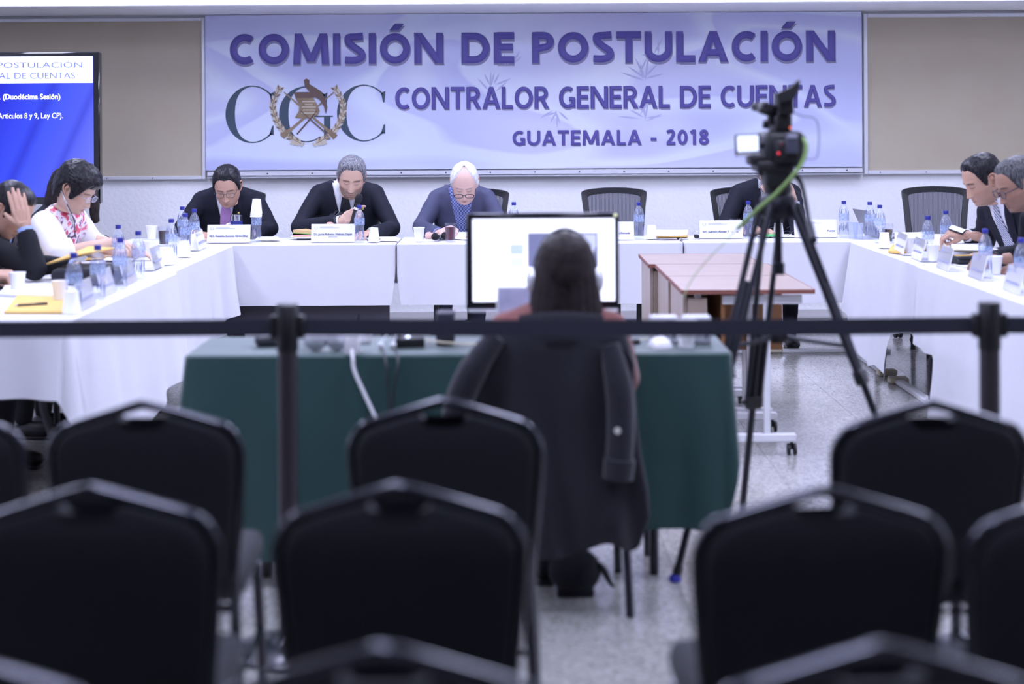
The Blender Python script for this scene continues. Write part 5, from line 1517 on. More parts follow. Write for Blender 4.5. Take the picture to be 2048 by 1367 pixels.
# ------------------------------------------------------------------ dark coat over the operator's chair
def coat():
    zt, rows = [], []
    prof = [  # z, left x, right x, half depth, y shift
        (0.905, 0.05, 0.235, 0.012, 0.0), (0.90, 0.00, 0.285, 0.03, 0.0), (0.88, -0.045, 0.325, 0.042, 0.0), (0.845, -0.075, 0.348, 0.05, 0.0), (0.80, -0.105, 0.362, 0.055, 0.005),
        (0.72, -0.15, 0.368, 0.06, 0.012), (0.62, -0.165, 0.372, 0.062, 0.015), (0.50, -0.15, 0.385, 0.062, 0.02), (0.38, -0.13, 0.408, 0.06, 0.02), (0.30, -0.10, 0.412, 0.056, 0.022), (0.22, -0.06, 0.385, 0.05, 0.025), (0.165, 0.0, 0.35, 0.045, 0.03)]
    n = 64
    for zi in range(34):
        q = zi / 33 * (len(prof) - 1)
        i = min(int(q), len(prof) - 2); f = q - i
        z, xl, xr_, hd, ys = [prof[i][k_] * (1 - f) + prof[i + 1][k_] * f for k_ in range(5)]
        cx, hw = (xl + xr_) / 2, (xr_ - xl) / 2
        row = []
        for j in range(n):
            a = 2 * math.pi * j / n
            x = hw * math.copysign(abs(math.cos(a)) ** 0.75, math.cos(a)); y = hd * math.copysign(abs(math.sin(a)) ** 0.6, math.sin(a))
            amt = sstep(0.0, 0.35, 0.9 - z)
            fold = amt * (0.013 * math.sin(x * 34 + 0.6 + z * 2) + 0.009 * math.sin(x * 61 + 2 - z * 3) + 0.008 * noise.noise(Vector((x * 9, z * 5, 2))))
            zz = z + (0.05 * math.sin(x * 11 + 1.0) - 0.02 * math.cos(x * 23) if zi > 27 else 0) * (zi - 27) / 6
            row.append((cx + x, y + ys + (fold if y < 0 else -fold * 0.3), zz))
        rows.append(row)
    return rows
jk = thing('draped_coat', 'dark coat draped over the back of the operator\'s chair', 'coat', (0, 4.87, 0))
rows = coat()
mb = MB(); mb.grid(rows, cyc=True); mb.f.append(tuple(range(64)))
M_coat = mat('charcoal_wool', rgb(28, 27, 39), 0.9, sheen=0.2, bump=(80, 0.3, 0.003))
mb.build('coat_body', M_coat, jk, 70)
mb = MB(); mb.tube(spline([(0.29, -0.035, 0.83), (0.318, -0.048, 0.70), (0.322, -0.055, 0.58), (0.315, -0.06, 0.46)], 6), [0.03 + 0.012 * min(1, i / 6) for i in range(19)], 12); mb.build('sleeve', M_coat, jk, 70)
mb = MB(); mb.lathe([(0.046, -0.03), (0.048, 0.03), (0.042, 0.032), (0.040, -0.03)], 16, Matrix.Translation((0.315, -0.06, 0.46)) @ Matrix.Rotation(0.1, 4, 'Y')); mb.build('cuff', M_coat, jk, 60)
p = pt(1234, 858, 4.79) - jk.location
mb = MB(); mb.lathe([(0.0, -0.003), (0.010, -0.002), (0.010, 0.002), (0.0, 0.003)], 16, Matrix.Translation((p.x, -0.104, p.z)) @ Matrix.Rotation(math.pi / 2, 4, 'X')); mb.build('cuff_button', mat('pearl_button', rgb(225, 220, 215), 0.25), jk)
mb = MB(); mb.tube(spline([(-0.05, -0.05, 0.86), (-0.12, -0.055, 0.76), (-0.17, -0.05, 0.64), (-0.18, -0.045, 0.48)], 6), [0.03 + 0.014 * min(1, i / 6) for i in range(19)], 12); mb.build('sleeve', M_coat, jk, 70)
mb = MB(); mb.tube(spline([(0.02, -0.035, 0.895), (0.10, -0.05, 0.905), (0.19, -0.05, 0.905), (0.27, -0.035, 0.895)], 6), 0.016, 8, sq=(0.6, 1.6)); mb.build('collar', M_coat, jk, 60)
# ------------------------------------------------------------------ people
HT = np.array([(.1200, .000, -.012, .012), (.1190, .018, .010, .032), (.1165, .030, .026, .047), (.111, .043, .043, .062), (.102, .055, .058, .076), (.088, .0655, .073, .089),
    (.070, .0725, .083, .098), (.048, .0765, .090, .103), (.024, .0780, .0935, .104), (.000, .0770, .0905, .102), (-.025, .0745, .0905, .096), (-.045, .0720, .0905, .087),
    (-.062, .0690, .0900, .077), (-.078, .0645, .0885, .068), (-.092, .0580, .0865, .062), (-.104, .0490, .0820, .059), (-.112, .0410, .0730, .058), (-.1165, .0405, .0560, .058),
    (-.122, .0470, .0400, .060), (-.135, .0530, .0330, .063), (-.160, .0550, .0290, .067), (-.190, .0580, .0290, .072), (-.230, .0720, .034, .080)])
_zz = np.concatenate([[0.12, 0.1195, 0.119, 0.118, 0.1165, 0.114, 0.111, 0.107], np.arange(0.102, -0.125, -0.0030), np.arange(-0.126, -0.231, -0.012)])
_ord = HT[:, 0].argsort()
def _col(k_):
    y = np.interp(_zz, HT[_ord, 0], HT[_ord, k_])
    ys = y.copy()
    for i in range(9, len(y) - 4):
        ys[i] = 0.25 * y[i - 2] * 0.5 + 0.25 * y[i - 1] + 0.25 * y[i] + 0.25 * y[i + 1] + 0.125 * y[i + 2]
    return ys
_W, _F, _B = _col(1), _col(2), _col(3)
NPH = 112
_tt = np.linspace(-1, 1, NPH, endpoint=False)
_PH = np.pi * np.sign(_tt) * np.abs(_tt) ** 1.35
def g2(x, z, x0, z0, sx, sz):
    return math.exp(-((x - x0) / sx) ** 2 - ((z - z0) / sz) ** 2)
def head_grid(o):
    """face towards -y, eye line at z=0. returns rows of points and rows of colours"""
    skin, hairc = Vector(o['skin'][:3]), Vector(o['hairc'][:3])
    lipc = Vector(o.get('lip', (skin[0] * 0.78, skin[1] * 0.60, skin[2] * 0.60)))
    jaw = o.get('jaw', 1.0)
    beard = o.get('beard', 0.0)
    bc = Vector(o.get('beardc', o['hairc'])[:3])
    rows, cols = [], []
    for zi, z in enumerate(_zz):
        w, F_, B_ = _W[zi], _F[zi], _B[zi]
        if z < -0.03: w *= 1 + (jaw - 1) * sstep(-0.03, -0.09, z) * (1 if z > -0.118 else 0.4)
        row, cr = [], []
        for ph in _PH:
            c, s = math.cos(ph), math.sin(ph)
            n = 2.3 if c > 0 else 2.0
            x = w * math.copysign(abs(s) ** (2 / n), s)
            y = -F_ * abs(c) ** (2 / n) if c > 0 else B_ * abs(c)
            col = skin.copy()
            if c > 0 and z > -0.125:
                ax = abs(x)
                d = 0.0
                # nose
                if -0.066 < z < 0.03:
                    t = clamp((0.012 - z) / 0.058)
                    ridge = 0.006 * sstep(0.03, 0.005, z) + 0.021 * t ** 1.25
                    if z < -0.046: ridge *= sstep(-0.062, -0.046, z)
                    sx = 0.0075 + 0.006 * t
                    d += ridge * math.exp(-(x / sx) ** 2)
                    d += 0.006 * g2(ax, z, 0.0135, -0.048, 0.006, 0.007)
                    col *= 1 - 0.5 * g2(ax, z, 0.008, -0.0575, 0.0045, 0.0028)
                d -= 0.0085 * g2(ax, z, 0.031, 0.002, 0.014, 0.0105)
                d += 0.0058 * g2(ax, z, 0.031, -0.001, 0.0125, 0.0075)           # lids
                d += 0.004 * g2(ax, z, 0.028, 0.022, 0.022, 0.007)
                d += 0.004 * g2(ax, z, 0.048, -0.026, 0.02, 0.016)
                d += 0.0045 * g2(x, z, 0, -0.0715, 0.019, 0.0042) + 0.0055 * g2(x, z, 0, -0.083, 0.016, 0.0045) - 0.003 * g2(x, z, 0, -0.0765, 0.024, 0.0018)
                d -= 0.003 * g2(x, z, 0, -0.092, 0.02, 0.004)
                d += 0.006 * g2(x, z, 0, -0.104, 0.018, 0.009)
                y -= d
                lp = max(g2(x, z, 0, -0.0718, 0.0205, 0.0048), g2(x, z, 0, -0.083, 0.0185, 0.0052))
                col = col.lerp(lipc, clamp(lp * 1.25 - 0.25))
                col *= 1 - 0.72 * clamp(1.3 * g2(x, z, 0, -0.0768, 0.021, 0.0016))
                if beard:
                    bm_ = sstep(-0.028, -0.045, z - 0.35 * max(0, ax - 0.045)) * (1 - 0.85 * clamp(lp * 1.4)) * (1 - g2(x, z, 0, -0.045, 0.02, 0.016))
                    bm_ *= sstep(-0.122, -0.112, z)
                    bm_ *= 0.75 + 0.45 * noise.noise(Vector((x * 130, z * 130, ph * 2)))
                    col = col.lerp(bc, clamp(bm_ * beard))
                br_z = 0.0205 + 0.10 * (ax - 0.03) * (1 if ax < 0.036 else -1.6)
                bw = sstep(0.010, 0.015, ax) * sstep(0.054, 0.047, ax) * math.exp(-((z - br_z) / 0.0036) ** 2)
                col = col.lerp(Vector(o.get('browc', o['hairc'])[:3]), clamp(bw * 0.95))
                lash_z = -0.0055 + 12 * (ax - 0.031) ** 2 * 0.9
                la = sstep(0.0175, 0.013, abs(ax - 0.031)) * math.exp(-((z - lash_z) / 0.0017) ** 2)
                col = col.lerp(Vector((0.02, 0.014, 0.014)), clamp(la * 0.95))
                col *= 1 - 0.16 * g2(ax, z, 0.031, -0.013, 0.014, 0.006)
                col = Vector((col[0], col[1] * (1 - 0.10 * g2(ax, z, 0.048, -0.032, 0.02, 0.016)), col[2] * (1 - 0.12 * g2(ax, z, 0.048, -0.032, 0.02, 0.016))))
            row.append(Vector((x, y, z))); cr.append(tuple(col))
        rows.append(row); cols.append(cr)
    return rows, cols
HAIRLINE = [(0, .080), (20, .082), (38, .076), (50, .058), (60, .034), (68, .0), (76, -.022), (82, -.012), (88, .026), (104, .028), (112, -.02), (126, -.062), (180, -.078)]
def hairline(deg, o):
    x = [a for a, b_ in o.get('line', HAIRLINE)]; y = [b_ for a, b_ in o.get('line', HAIRLINE)]
    return float(np.interp(deg, x, y))
def hair_cap(rows, o):
    """shell grown out of the scalp, thinning to nothing at the hairline"""
    th = o.get('thick', 0.012)
    out, msk = [], []
    ctr = Vector((0, 0.008, 0.015))
    for zi, row in enumerate(rows):
        z = _zz[zi]
        r_, m_ = [], []
        for j, p in enumerate(row):
            deg = abs(math.degrees(_PH[j]))
            m = z - hairline(deg, o) + 0.004 * noise.noise(Vector((p.x * 90, p.y * 90, p.z * 60)))
            n = (p - ctr); n.normalize()
            t = th * sstep(-0.002, 0.022, m) * (1 + 0.9 * o.get('puff', 0.3) * sstep(0.03, 0.09, z))
            t *= 1 + o.get('rough', 0.14) * noise.noise(Vector((p.x * 55, p.y * 55, p.z * 40))) + 0.12 * noise.noise(Vector((p.x * 160, p.y * 60, p.z * 160)))
            r_.append(p + n * (t - 0.0012)); m_.append(m)
        out.append(r_); msk.append(m_)
    return out, msk
def ear(mb, side, M, col):
    mb.col = col
    X = side
    rim = [(0.077, 0.0, 0.020), (0.083, 0.010, 0.030), (0.087, 0.022, 0.028), (0.089, 0.029, 0.012), (0.086, 0.024, -0.008), (0.081, 0.012, -0.024), (0.076, 0.004, -0.032), (0.074, 0.0, -0.024)]
    mb.tube(spline([(X * a, b_, c) for a, b_, c in rim], 4), 0.0042, 7, M=M)
    mb.ball((X * 0.078, 0.011, 0.002), (0.006, 0.013, 0.023), 12, 8, M=M)
    mb.col = tuple(c * 0.6 for c in col)
    mb.ball((X * 0.0835, 0.008, -0.002), (0.0035, 0.006, 0.009), 8, 6, M=M)
    mb.col = col
_hand_cache = {}
def hand_mesh(pose):
    """left hand: wrist at origin, fingers +y, palm -z, thumb +x. pose=(curl index..pinky as (mcp,pip,dip) deg, thumb angles, spread)"""
    key = repr(pose)
    if key in _hand_cache: return _hand_cache[key]
    mb = MB()
    kn = [(.029, .088, .002), (.0095, .093, .004), (-.010, .088, .003), (-.028, .079, 0)]
    ln = [(.043, .026, .021), (.047, .029, .022), (.043, .027, .021), (.034, .021, .019)]
    rd = [(.0098, .0088, .0078), (.0100, .0090, .008), (.0095, .0085, .0076), (.0085, .0075, .0068)]
    for i in range(4):
        k_ = Vector(kn[i])
        mb.tube([(k_.x * 0.55, 0.008, 0), (k_.x * 0.8, 0.045, 0), k_], [0.0155, 0.0145, 0.0115], 10)
        mb.ball(k_, 0.0112, 10, 7)
        if i < 3:
            k2 = Vector(kn[i + 1])
            mb.tube([(k_ + k2) * 0.5 * 0.3, (k_ + k2) * 0.5 * 0.92], 0.0125, 8)
        a = 0.0
        p = k_
        sp = math.radians(pose['spread'] * (1.2, 0.2, -0.7, -1.8)[i])
        pts, rs = [k_ - Vector((0, .01, 0)), k_], [0.0105, rd[i][0] * 1.05]
        for q in range(3):
            a += math.radians(pose['curl'][i][q])
            d = Vector((math.sin(sp) * math.cos(a), math.cos(sp) * math.cos(a), -math.sin(a)))
            p2 = p + d * ln[i][q]
            pts += [p + d * ln[i][q] * 0.5, p2]; rs += [rd[i][q], rd[i][q] * 0.97 if q < 2 else rd[i][q] * 0.75]
            mb.ball(p2, rd[i][min(q + 1, 2)] * (1.06 if q < 2 else 0.95), 10, 7)
            p = p2
        mb.tube(pts, rs, 10)
    T = [Vector(q) for q in pose['thumb']]
    mb.tube([Vector((.008, .012, -.004))] + T, [0.016, 0.0145, 0.0115, 0.0085][:len(T) + 1], 10)
    for q, r_ in zip(T, (0.0145, 0.0118, 0.0088)): mb.ball(q, r_, 10, 7)
    mb.tube([(0, 0.025, 0), (0, 0.0, 0), (0, -0.03, 0), (0, -0.09, 0)], [0.026, 0.024, 0.0245, 0.03], 14, sq=(1.12, 0.8) if False else (1, 1))
    r_ = remesh(mb, 0.0034, 3, 0.4)
    _hand_cache[key] = r_
    return r_
TH_OPEN = [(.034, .045, -.006), (.047, .075, -.010), (.052, .100, -.012)]
TH_IN = [(.030, .042, -.016), (.034, .066, -.030), (.022, .085, -.036)]
REST = dict(curl=[(22, 25, 15), (24, 28, 15), (26, 30, 16), (30, 32, 18)], thumb=TH_OPEN, spread=4)
FLAT = dict(curl=[(6, 8, 5)] * 4, thumb=[(.036, .038, -.004), (.056, .062, -.006), (.068, .085, -.008)], spread=1.5)
FIST = dict(curl=[(62, 75, 40), (66, 80, 40), (70, 80, 40), (72, 80, 40)], thumb=TH_IN, spread=0)
GRIP = dict(curl=[(18, 30, 20), (50, 55, 30), (56, 60, 30), (60, 62, 30)], thumb=[(.034, .04, -.016), (.04, .066, -.034), (.03, .09, -.044)], spread=2)
PINCH = dict(curl=[(45, 40, 20), (50, 45, 25), (58, 55, 30), (64, 60, 30)], thumb=[(.032, .045, -.018), (.034, .07, -.036), (.028, .092, -.05)], spread=1)

def skin_mat():
    m = bpy.data.materials.new('skin')
    m.use_nodes = True
    nt = m.node_tree
    b = nt.nodes['Principled BSDF']
    at = nt.nodes.new('ShaderNodeVertexColor'); at.layer_name = 'Col'
    nt.links.new(at.outputs[0], b.inputs['Base Color'])
    b.inputs['Roughness'].default_value = 0.5
    b.inputs['Specular IOR Level'].default_value = 0.35
    tc = nt.nodes.new('ShaderNodeTexCoord')
    n = nt.nodes.new('ShaderNodeTexNoise'); n.inputs['Scale'].default_value = 260
    nt.links.new(tc.outputs['Object'], n.inputs['Vector'])
    bp = nt.nodes.new('ShaderNodeBump'); bp.inputs['Strength'].default_value = 0.12; bp.inputs['Distance'].default_value = 0.001
    nt.links.new(n.outputs['Fac'], bp.inputs['Height']); nt.links.new(bp.outputs[0], b.inputs['Normal'])
    return m
M_skin = skin_mat()
def hair_mat(name, c1, c2, rough=0.45):
    if name in MATS: return MATS[name]
    m = bpy.data.materials.new(name)
    m.use_nodes = True
    nt = m.node_tree
    b = nt.nodes['Principled BSDF']
    tc = nt.nodes.new('ShaderNodeTexCoord')
    mp = nt.nodes.new('ShaderNodeMapping'); mp.inputs['Scale'].default_value = (1, 1, 0.16)
    nt.links.new(tc.outputs['Object'], mp.inputs[0])
    n = nt.nodes.new('ShaderNodeTexNoise'); n.inputs['Scale'].default_value = 190; n.inputs['Detail'].default_value = 3
    nt.links.new(mp.outputs[0], n.inputs['Vector'])
    r = nt.nodes.new('ShaderNodeValToRGB')
    r.color_ramp.elements[0].position = 0.38; r.color_ramp.elements[0].color = c1
    r.color_ramp.elements[1].position = 0.62; r.color_ramp.elements[1].color = c2
    nt.links.new(n.outputs['Fac'], r.inputs[0]); nt.links.new(r.outputs[0], b.inputs['Base Color'])
    bp = nt.nodes.new('ShaderNodeBump'); bp.inputs['Strength'].default_value = 0.5; bp.inputs['Distance'].default_value = 0.0015
    nt.links.new(n.outputs['Fac'], bp.inputs['Height']); nt.links.new(bp.outputs[0], b.inputs['Normal'])
    b.inputs['Roughness'].default_value = rough
    b.inputs['Specular IOR Level'].default_value = 0.18
    MATS[name] = m
    return m
def torso_rings(zs, lean, ws, puff=1.0, zb=0.44, belly=0.0):
    T = [(zb, .185, .135), (.56, .178, .130), (.68, .172, .125), (zs - .20, ws * .94, .128), (zs - .10, ws * 1.0, .122), (zs - .05, ws * 1.0, .108), (zs - .015, ws * .93, .092), (zs + .018, ws * .66, .080), (zs + .042, ws * .44, .070), (zs + .058, ws * .33, .062)]
    rings = []
    for z, hw, hd in T:
        t = clamp((z - zb) / (zs - zb), 0, 1.15)
        cy = -lean * t ** 1.4
        hw2, hd2 = hw * puff, hd * puff + belly * math.exp(-((z - 0.68) / 0.13) ** 2)
        rings.append([(hw2 * math.copysign(abs(math.cos(a)) ** 0.8, math.cos(a)), cy + hd2 * math.copysign(abs(math.sin(a)) ** 0.9, math.sin(a)) - 0.3 * belly, z) for a in [2 * math.pi * j / 28 for j in range(28)]])
    return rings
def patch(bvh, zt, zb, xl, xr, off, nz=22, nx=12, th=0.0015):
    """cloth piece laid on the garment surface as seen from the front"""
    rows = []
    last = -0.1
    for i in range(nz + 1):
        z = zt + (zb - zt) * i / nz
        a, b_ = xl(z), xr(z)
        row = []
        for j in range(nx + 1):
            x = a + (b_ - a) * j / nx
            h = bvh.ray_cast(Vector((x, -1.5, z)), Vector((0, 1, 0)))
            if h[0] is not None: last = h[0].y
            row.append(Vector((x, last - off, z)))
        rows.append(row)
    mb = MB()
    mb.grid(rows); k0 = len(mb.v)
    mb.grid([[p + Vector((0, off + 0.004, 0)) for p in r] for r in rows])
    N, n1 = nx + 1, nz
    per = list(range(N)) + [i * N + nx for i in range(1, n1 + 1)] + [n1 * N + j for j in range(nx - 1, -1, -1)] + [i * N for i in range(n1 - 1, 0, -1)]
    for a, b_ in zip(per, per[1:] + per[:1]): mb.f.append((a, b_, b_ + k0, a + k0))
    return mb

def person(label, xy, rz, zs, lean, headC, pitch, yaw, rollh, o, arms, wear, hs=1.06, ws=0.205, belly=0.0, seat=0.5, legs=True, puff=1.0, group=None):
    base = Vector((xy[0], xy[1], 0))
    Minv = (Matrix.Translation(base) @ Matrix.Rotation(rz, 4, 'Z')).inverted()
    def L(p): return Minv @ Vector(p)
    def LD(d): return (Minv.to_3x3() @ Vector(d)).normalized()
    C = L(headC)
    NB = Vector((0, -lean * 1.05 - 0.005, zs + 0.045))
    R_ = Matrix.Rotation(math.radians(yaw), 3, 'Z') @ Matrix.Rotation(math.radians(pitch), 3, 'X') @ Matrix.Rotation(math.radians(rollh), 3, 'Y')
    rows, cols = head_grid(o)
    def place(p):
        w = sstep(-0.205, -0.118, p.z)
        return (NB + (p - Vector((0, 0.018, -0.19))) * hs).lerp(C + R_ @ (p * hs), w)
    mb = MB()
    mb.grid([[place(p) for p in r] for r in rows], cyc=True, cols=[c for r in cols for c in r])
    sk = tuple(o['skin'][:3])
    Mh = Matrix.Translation(C) @ R_.to_4x4() @ Matrix.Scale(hs, 4)
    if o.get('ears', True):
        for s in (-1, 1): ear(mb, s, Mh, tuple(c * v for c, v in zip(sk, (1.0, 0.9, 0.88))))
    mb.col = sk
    # hidden trunk and limbs so that the figure is one body
    tr = torso_rings(zs, lean, ws * 0.92, 0.9 * puff, 0.46)
    mb.grid(tr, cyc=True)
    jk = MB(); jk.grid(torso_rings(zs, lean, ws, 1.0 * puff, belly=belly), cyc=True)
    jk.f.append(tuple(range(28))); jk.f.append(tuple(9 * 28 + j for j in reversed(range(28))))
    short = wear.get('sleeve', 1.0)
    cuffs = []
    for side, A in arms.items():
        s = -1 if side == 'R' else 1
        sh = Vector((s * (ws - 0.045), -lean * 0.98, zs - 0.05))
        jk.tube([(s * 0.05, -lean * 1.0, zs + 0.012), (s * (ws - 0.055), -lean * 0.98, zs - 0.025)], [0.05, 0.047], 12); jk.ball((s * (ws - 0.05), -lean * 0.98, zs - 0.027), 0.05, 12, 8)
        el, wr = L(A[0]), L(A[1])
        fd, pn = LD(A[2]), LD(A[3])
        mb.tube([sh, sh.lerp(el, 0.5), el, el.lerp(wr, 0.5), wr], [0.05, 0.045, 0.038, 0.034, 0.026], 12)
        # hand
        vs_, fs = hand_mesh(A[4])
        y_ = fd; z_ = -(pn - y_ * pn.dot(y_)).normalized(); x_ = y_.cross(z_)
        Mx = Matrix((x_, y_, z_)).transposed().to_4x4(); Mx.translation = wr
        if s == -1: Mx = Mx @ Matrix.Diagonal((-1, 1, 1, 1))
        Mx = Mx @ Matrix.Scale(A[5] if len(A) > 5 else 1.0, 4)
        mb.add(vs_, fs if s == 1 else [tuple(reversed(f)) for f in fs], Mx)
        r0, r1, r2 = wear.get('arm', (0.066, 0.056, 0.044))
        if short >= 1:
            end = wr - (wr - el).normalized() * 0.02
            jk.tube([sh, sh.lerp(el, 0.5), el], [r0, (r0 + r1) / 2, r1], 14); jk.ball(el, r1 * 1.0, 12, 8); jk.tube([el, el.lerp(end, 0.5), end], [r1, (r1 + r2) / 2, r2], 14)
            cuffs.append((end, (wr - el).normalized()))
        else:
            end = el.lerp(wr, max(0.0, short * 2 - 1)) if short > 0.5 else sh.lerp(el, short * 2)
            jk.tube([sh, sh.lerp(el, 0.5), el], [r0, (r0 + r1) / 2, r1], 14)
            if short > 0.5: jk.ball(el, r1, 12, 8); jk.tube([el, end], [r1, r1 * 1.05], 14)
        jk.ball(sh, r0 * 1.02, 14, 9)
    body = mb.build('person', M_skin, None, 180, color=True, fix=False)
    body.location = base; body.rotation_euler = (0, 0, rz)
    tag(body, label, 'person', group)
    vs_, fs = remesh(jk, 0.0105, 4, 0.45)
    # soft drag folds
    vs2 = []
    for v in vs_:
        f = noise.noise(Vector((v.x * 9, v.y * 9, v.z * 14))) * 0.006 + noise.noise(Vector((v.x * 22 + 5, v.y * 22, v.z * 22))) * 0.003
        n = Vector((v.x, v.y + lean * 0.5, 0)); n = n.normalized() if n.length > 1e-4 else Vector((0, 0, 0))
        vs2.append(v + n * f)
    jm = MB(); jm.add(vs2, fs)
    jo = jm.build(wear.get('name', 'suit_jacket'), wear['mat'], body, 180)
    bvh = BVHTree.FromPolygons(vs2, fs)
    zt = zs + 0.045
    if 'shirt' in wear:
        vb = zs - wear.get('vdepth', 0.30)
        hw = wear.get('vwidth', 0.062)
        f = lambda z: hw * clamp((z - vb) / (zt - vb)) ** 0.9
        patch(bvh, zt, vb, lambda z: -f(z), f, 0.004).build('shirt_front', wear['shirt'], body, 180)
        for s in (-1, 1):      # lapels
            lw_ = wear.get('lapel', 0.05)
            g = lambda z: lw_ * (0.35 + 0.65 * sstep(zt + 0.02, zt - 0.12, z)) * sstep(vb - 0.02, vb + 0.06, z) + 0.004
            if s < 0: pm = patch(bvh, zt, vb - 0.015, lambda z: -f(z) - g(z), lambda z: -f(z), 0.0085, nx=6)
            else: pm = patch(bvh, zt, vb - 0.015, f, lambda z: f(z) + g(z), 0.0085, nx=6)
            pm.build('lapel', wear['mat'], body, 30)
            # shirt collar points
            cz = zt - wear.get('collar', 0.055)
            if s < 0: pm = patch(bvh, zt + 0.012, cz, lambda z: -0.062, lambda z: -0.012 - 0.05 * clamp((z - cz) / 0.07), 0.012, nz=8, nx=5)
            else: pm = patch(bvh, zt + 0.012, cz, lambda z: 0.012 + 0.05 * clamp((z - cz) / 0.07), lambda z: 0.062, 0.012, nz=8, nx=5)
            pm.build('shirt_collar', wear['shirt'], body, 30)
        for (e, d) in cuffs:
            q = Vector((0, 0, 1)).rotation_difference(d).to_matrix().to_4x4()
            m_ = MB(); m_.lathe([(0.036, -0.02), (0.036, 0.016), (0.032, 0.017), (0.031, -0.02)], 16, Matrix.Translation(e) @ q); m_.build('shirt_cuff', wear['shirt'], body, 60)
    if 'tie' in wear:
        tw = lambda z: 0.014 + 0.026 * sstep(zt - 0.03, zt - 0.24, z) if z < zt - 0.045 else 0.017
        patch(bvh, zt - 0.012, zs - 0.30, lambda z: -tw(z), tw, 0.013, nx=6).build('tie', wear['tie'], body, 40)
    if 'pin' in wear:
        px, pz = wear['pin']
        h = bvh.ray_cast(Vector((px, -1.5, pz)), Vector((0, 1, 0)))
        if h[0] is not None:
            m_ = MB(); m_.ball(h[0] - Vector((0, 0.012, 0)), (0.008, 0.004, 0.009), 12, 8); m_.build('lapel_pin', mat('gold_pin', rgb(220, 190, 110), 0.3, 0.8), body)
    # hair
    if o.get('hair', True):
        hr, mk = hair_cap(rows, o)
        P = [place(p) for r in hr for p in r]
        n = NPH
        fs = []
        for i in range(len(rows) - 1):
            for j in range(n):
                q = [(i, j), (i, (j + 1) % n), (i + 1, (j + 1) % n), (i + 1, j)]
                if all(mk[a][b_] > -0.006 for a, b_ in q): fs.append(tuple(a * n + b_ for a, b_ in q))
        used = sorted({i for f in fs for i in f}); ix = {v: k_ for k_, v in enumerate(used)}
        m_ = MB(); m_.add([P[i] for i in used], [tuple(ix[i] for i in f) for f in fs])
        m_.build('hair', o['hairm'], body, 180)
    if 'glasses' in o:
        G = o['glasses']
        m_ = MB(); spectacles(m_, G.get('w', 0.05), G.get('h', 0.034), G.get('r', 0.0017), 0.016, 0.105)
        Mg = Mh @ Matrix.Translation((0, -0.1045 - G.get('fwd', 0.0), G.get('z', -0.002)))
        m2 = MB(); m2.add(m_.v, m_.f, Mg); gl = m2.build('glasses', G['mat'], body, 180)
        for s in (-1, 1):
            m3 = MB(); m3.lathe([(1.0, -0.0004), (1.0, 0.0004)], 20, Mg @ Matrix.Translation((s * (G.get('w', .05) / 2 + .008), 0, 0)) @ Matrix.Rotation(math.pi / 2, 4, 'X') @ Matrix.Diagonal((G.get('w', .05) * 0.48, G.get('h', .034) * 0.48, 1, 1))); m3.build('lens', M_acr, gl, 0)
    if legs:
        tm = MB()
        for s in (-1, 1):
            tm.tube([(s * 0.09, 0.0, seat + 0.02), (s * 0.10, -0.22, seat + 0.025), (s * 0.11, -0.43, seat + 0.01)], [0.088, 0.08, 0.062], 14); tm.ball((s * 0.11, -0.43, seat + 0.01), 0.062, 12, 8)
            tm.tube([(s * 0.11, -0.43, seat + 0.01), (s * 0.11, -0.42, 0.30), (s * 0.11, -0.40, 0.07)], [0.06, 0.055, 0.045], 14)
        tm.ball((0, 0.01, seat + 0.03), (0.17, 0.13, 0.10), 16, 10)
        vs_, fs = remesh(tm, 0.018, 3)
        m_ = MB(); m_.add(vs_, fs); m_.build('trousers', wear.get('trousers', wear['mat']), body, 180)
        for s in (-1, 1):
            m_ = MB(); m_.ball((s * 0.115, -0.47, 0.042), (0.045, 0.13, 0.042), 14, 9); m_.box((s * 0.115, -0.46, 0.008), (0.08, 0.24, 0.016), bev=0.006); m_.build('shoe', M_black_plastic, body, 60)
    return body, jo, Mh, L

SK_TAN = (0.50, 0.30, 0.22)
SK_MID = (0.56, 0.36, 0.275)
SK_PINK = (0.68, 0.45, 0.38)
SK_WOM = (0.62, 0.41, 0.315)
BLK = (0.012, 0.011, 0.014)
H_black = hair_mat('black_hair', (0.006, 0.006, 0.008, 1), (0.028, 0.026, 0.032, 1), 0.35)
H_grey = hair_mat('salt_and_pepper_hair', (0.05, 0.05, 0.058, 1), (0.28, 0.28, 0.31, 1), 0.5)
H_white = hair_mat('white_hair', (0.52, 0.52, 0.54, 1), (0.8, 0.8, 0.82, 1), 0.5)
H_brown = hair_mat('dark_brown_hair', (0.011, 0.008, 0.009, 1), (0.03, 0.021, 0.021, 1), 0.5)
H_dgrey = hair_mat('dark_grey_hair', (0.02, 0.02, 0.022, 1), (0.12, 0.12, 0.13, 1), 0.45)
S_navy = mat('navy_suit', rgb(26, 27, 40), 0.8, spec=0.25, bump=(140, 0.15, 0.002))
S_char = mat('charcoal_suit', rgb(30, 32, 44), 0.8, spec=0.25, bump=(140, 0.15, 0.002))
S_slate = mat('slate_blazer', rgb(78, 80, 106), 0.8, spec=0.25, bump=(140, 0.15, 0.002))
S_black = mat('black_suit', rgb(22, 22, 30), 0.8, spec=0.25, bump=(140, 0.15, 0.002))
F_white = mat('white_shirt', rgb(228, 228, 236), 0.7)
F_pink = mat('lilac_tie', rgb(186, 140, 196), 0.5)
F_dark = mat('dark_tie', rgb(34, 34, 46), 0.5)
F_trs = mat('dark_trousers', rgb(26, 26, 34), 0.85)
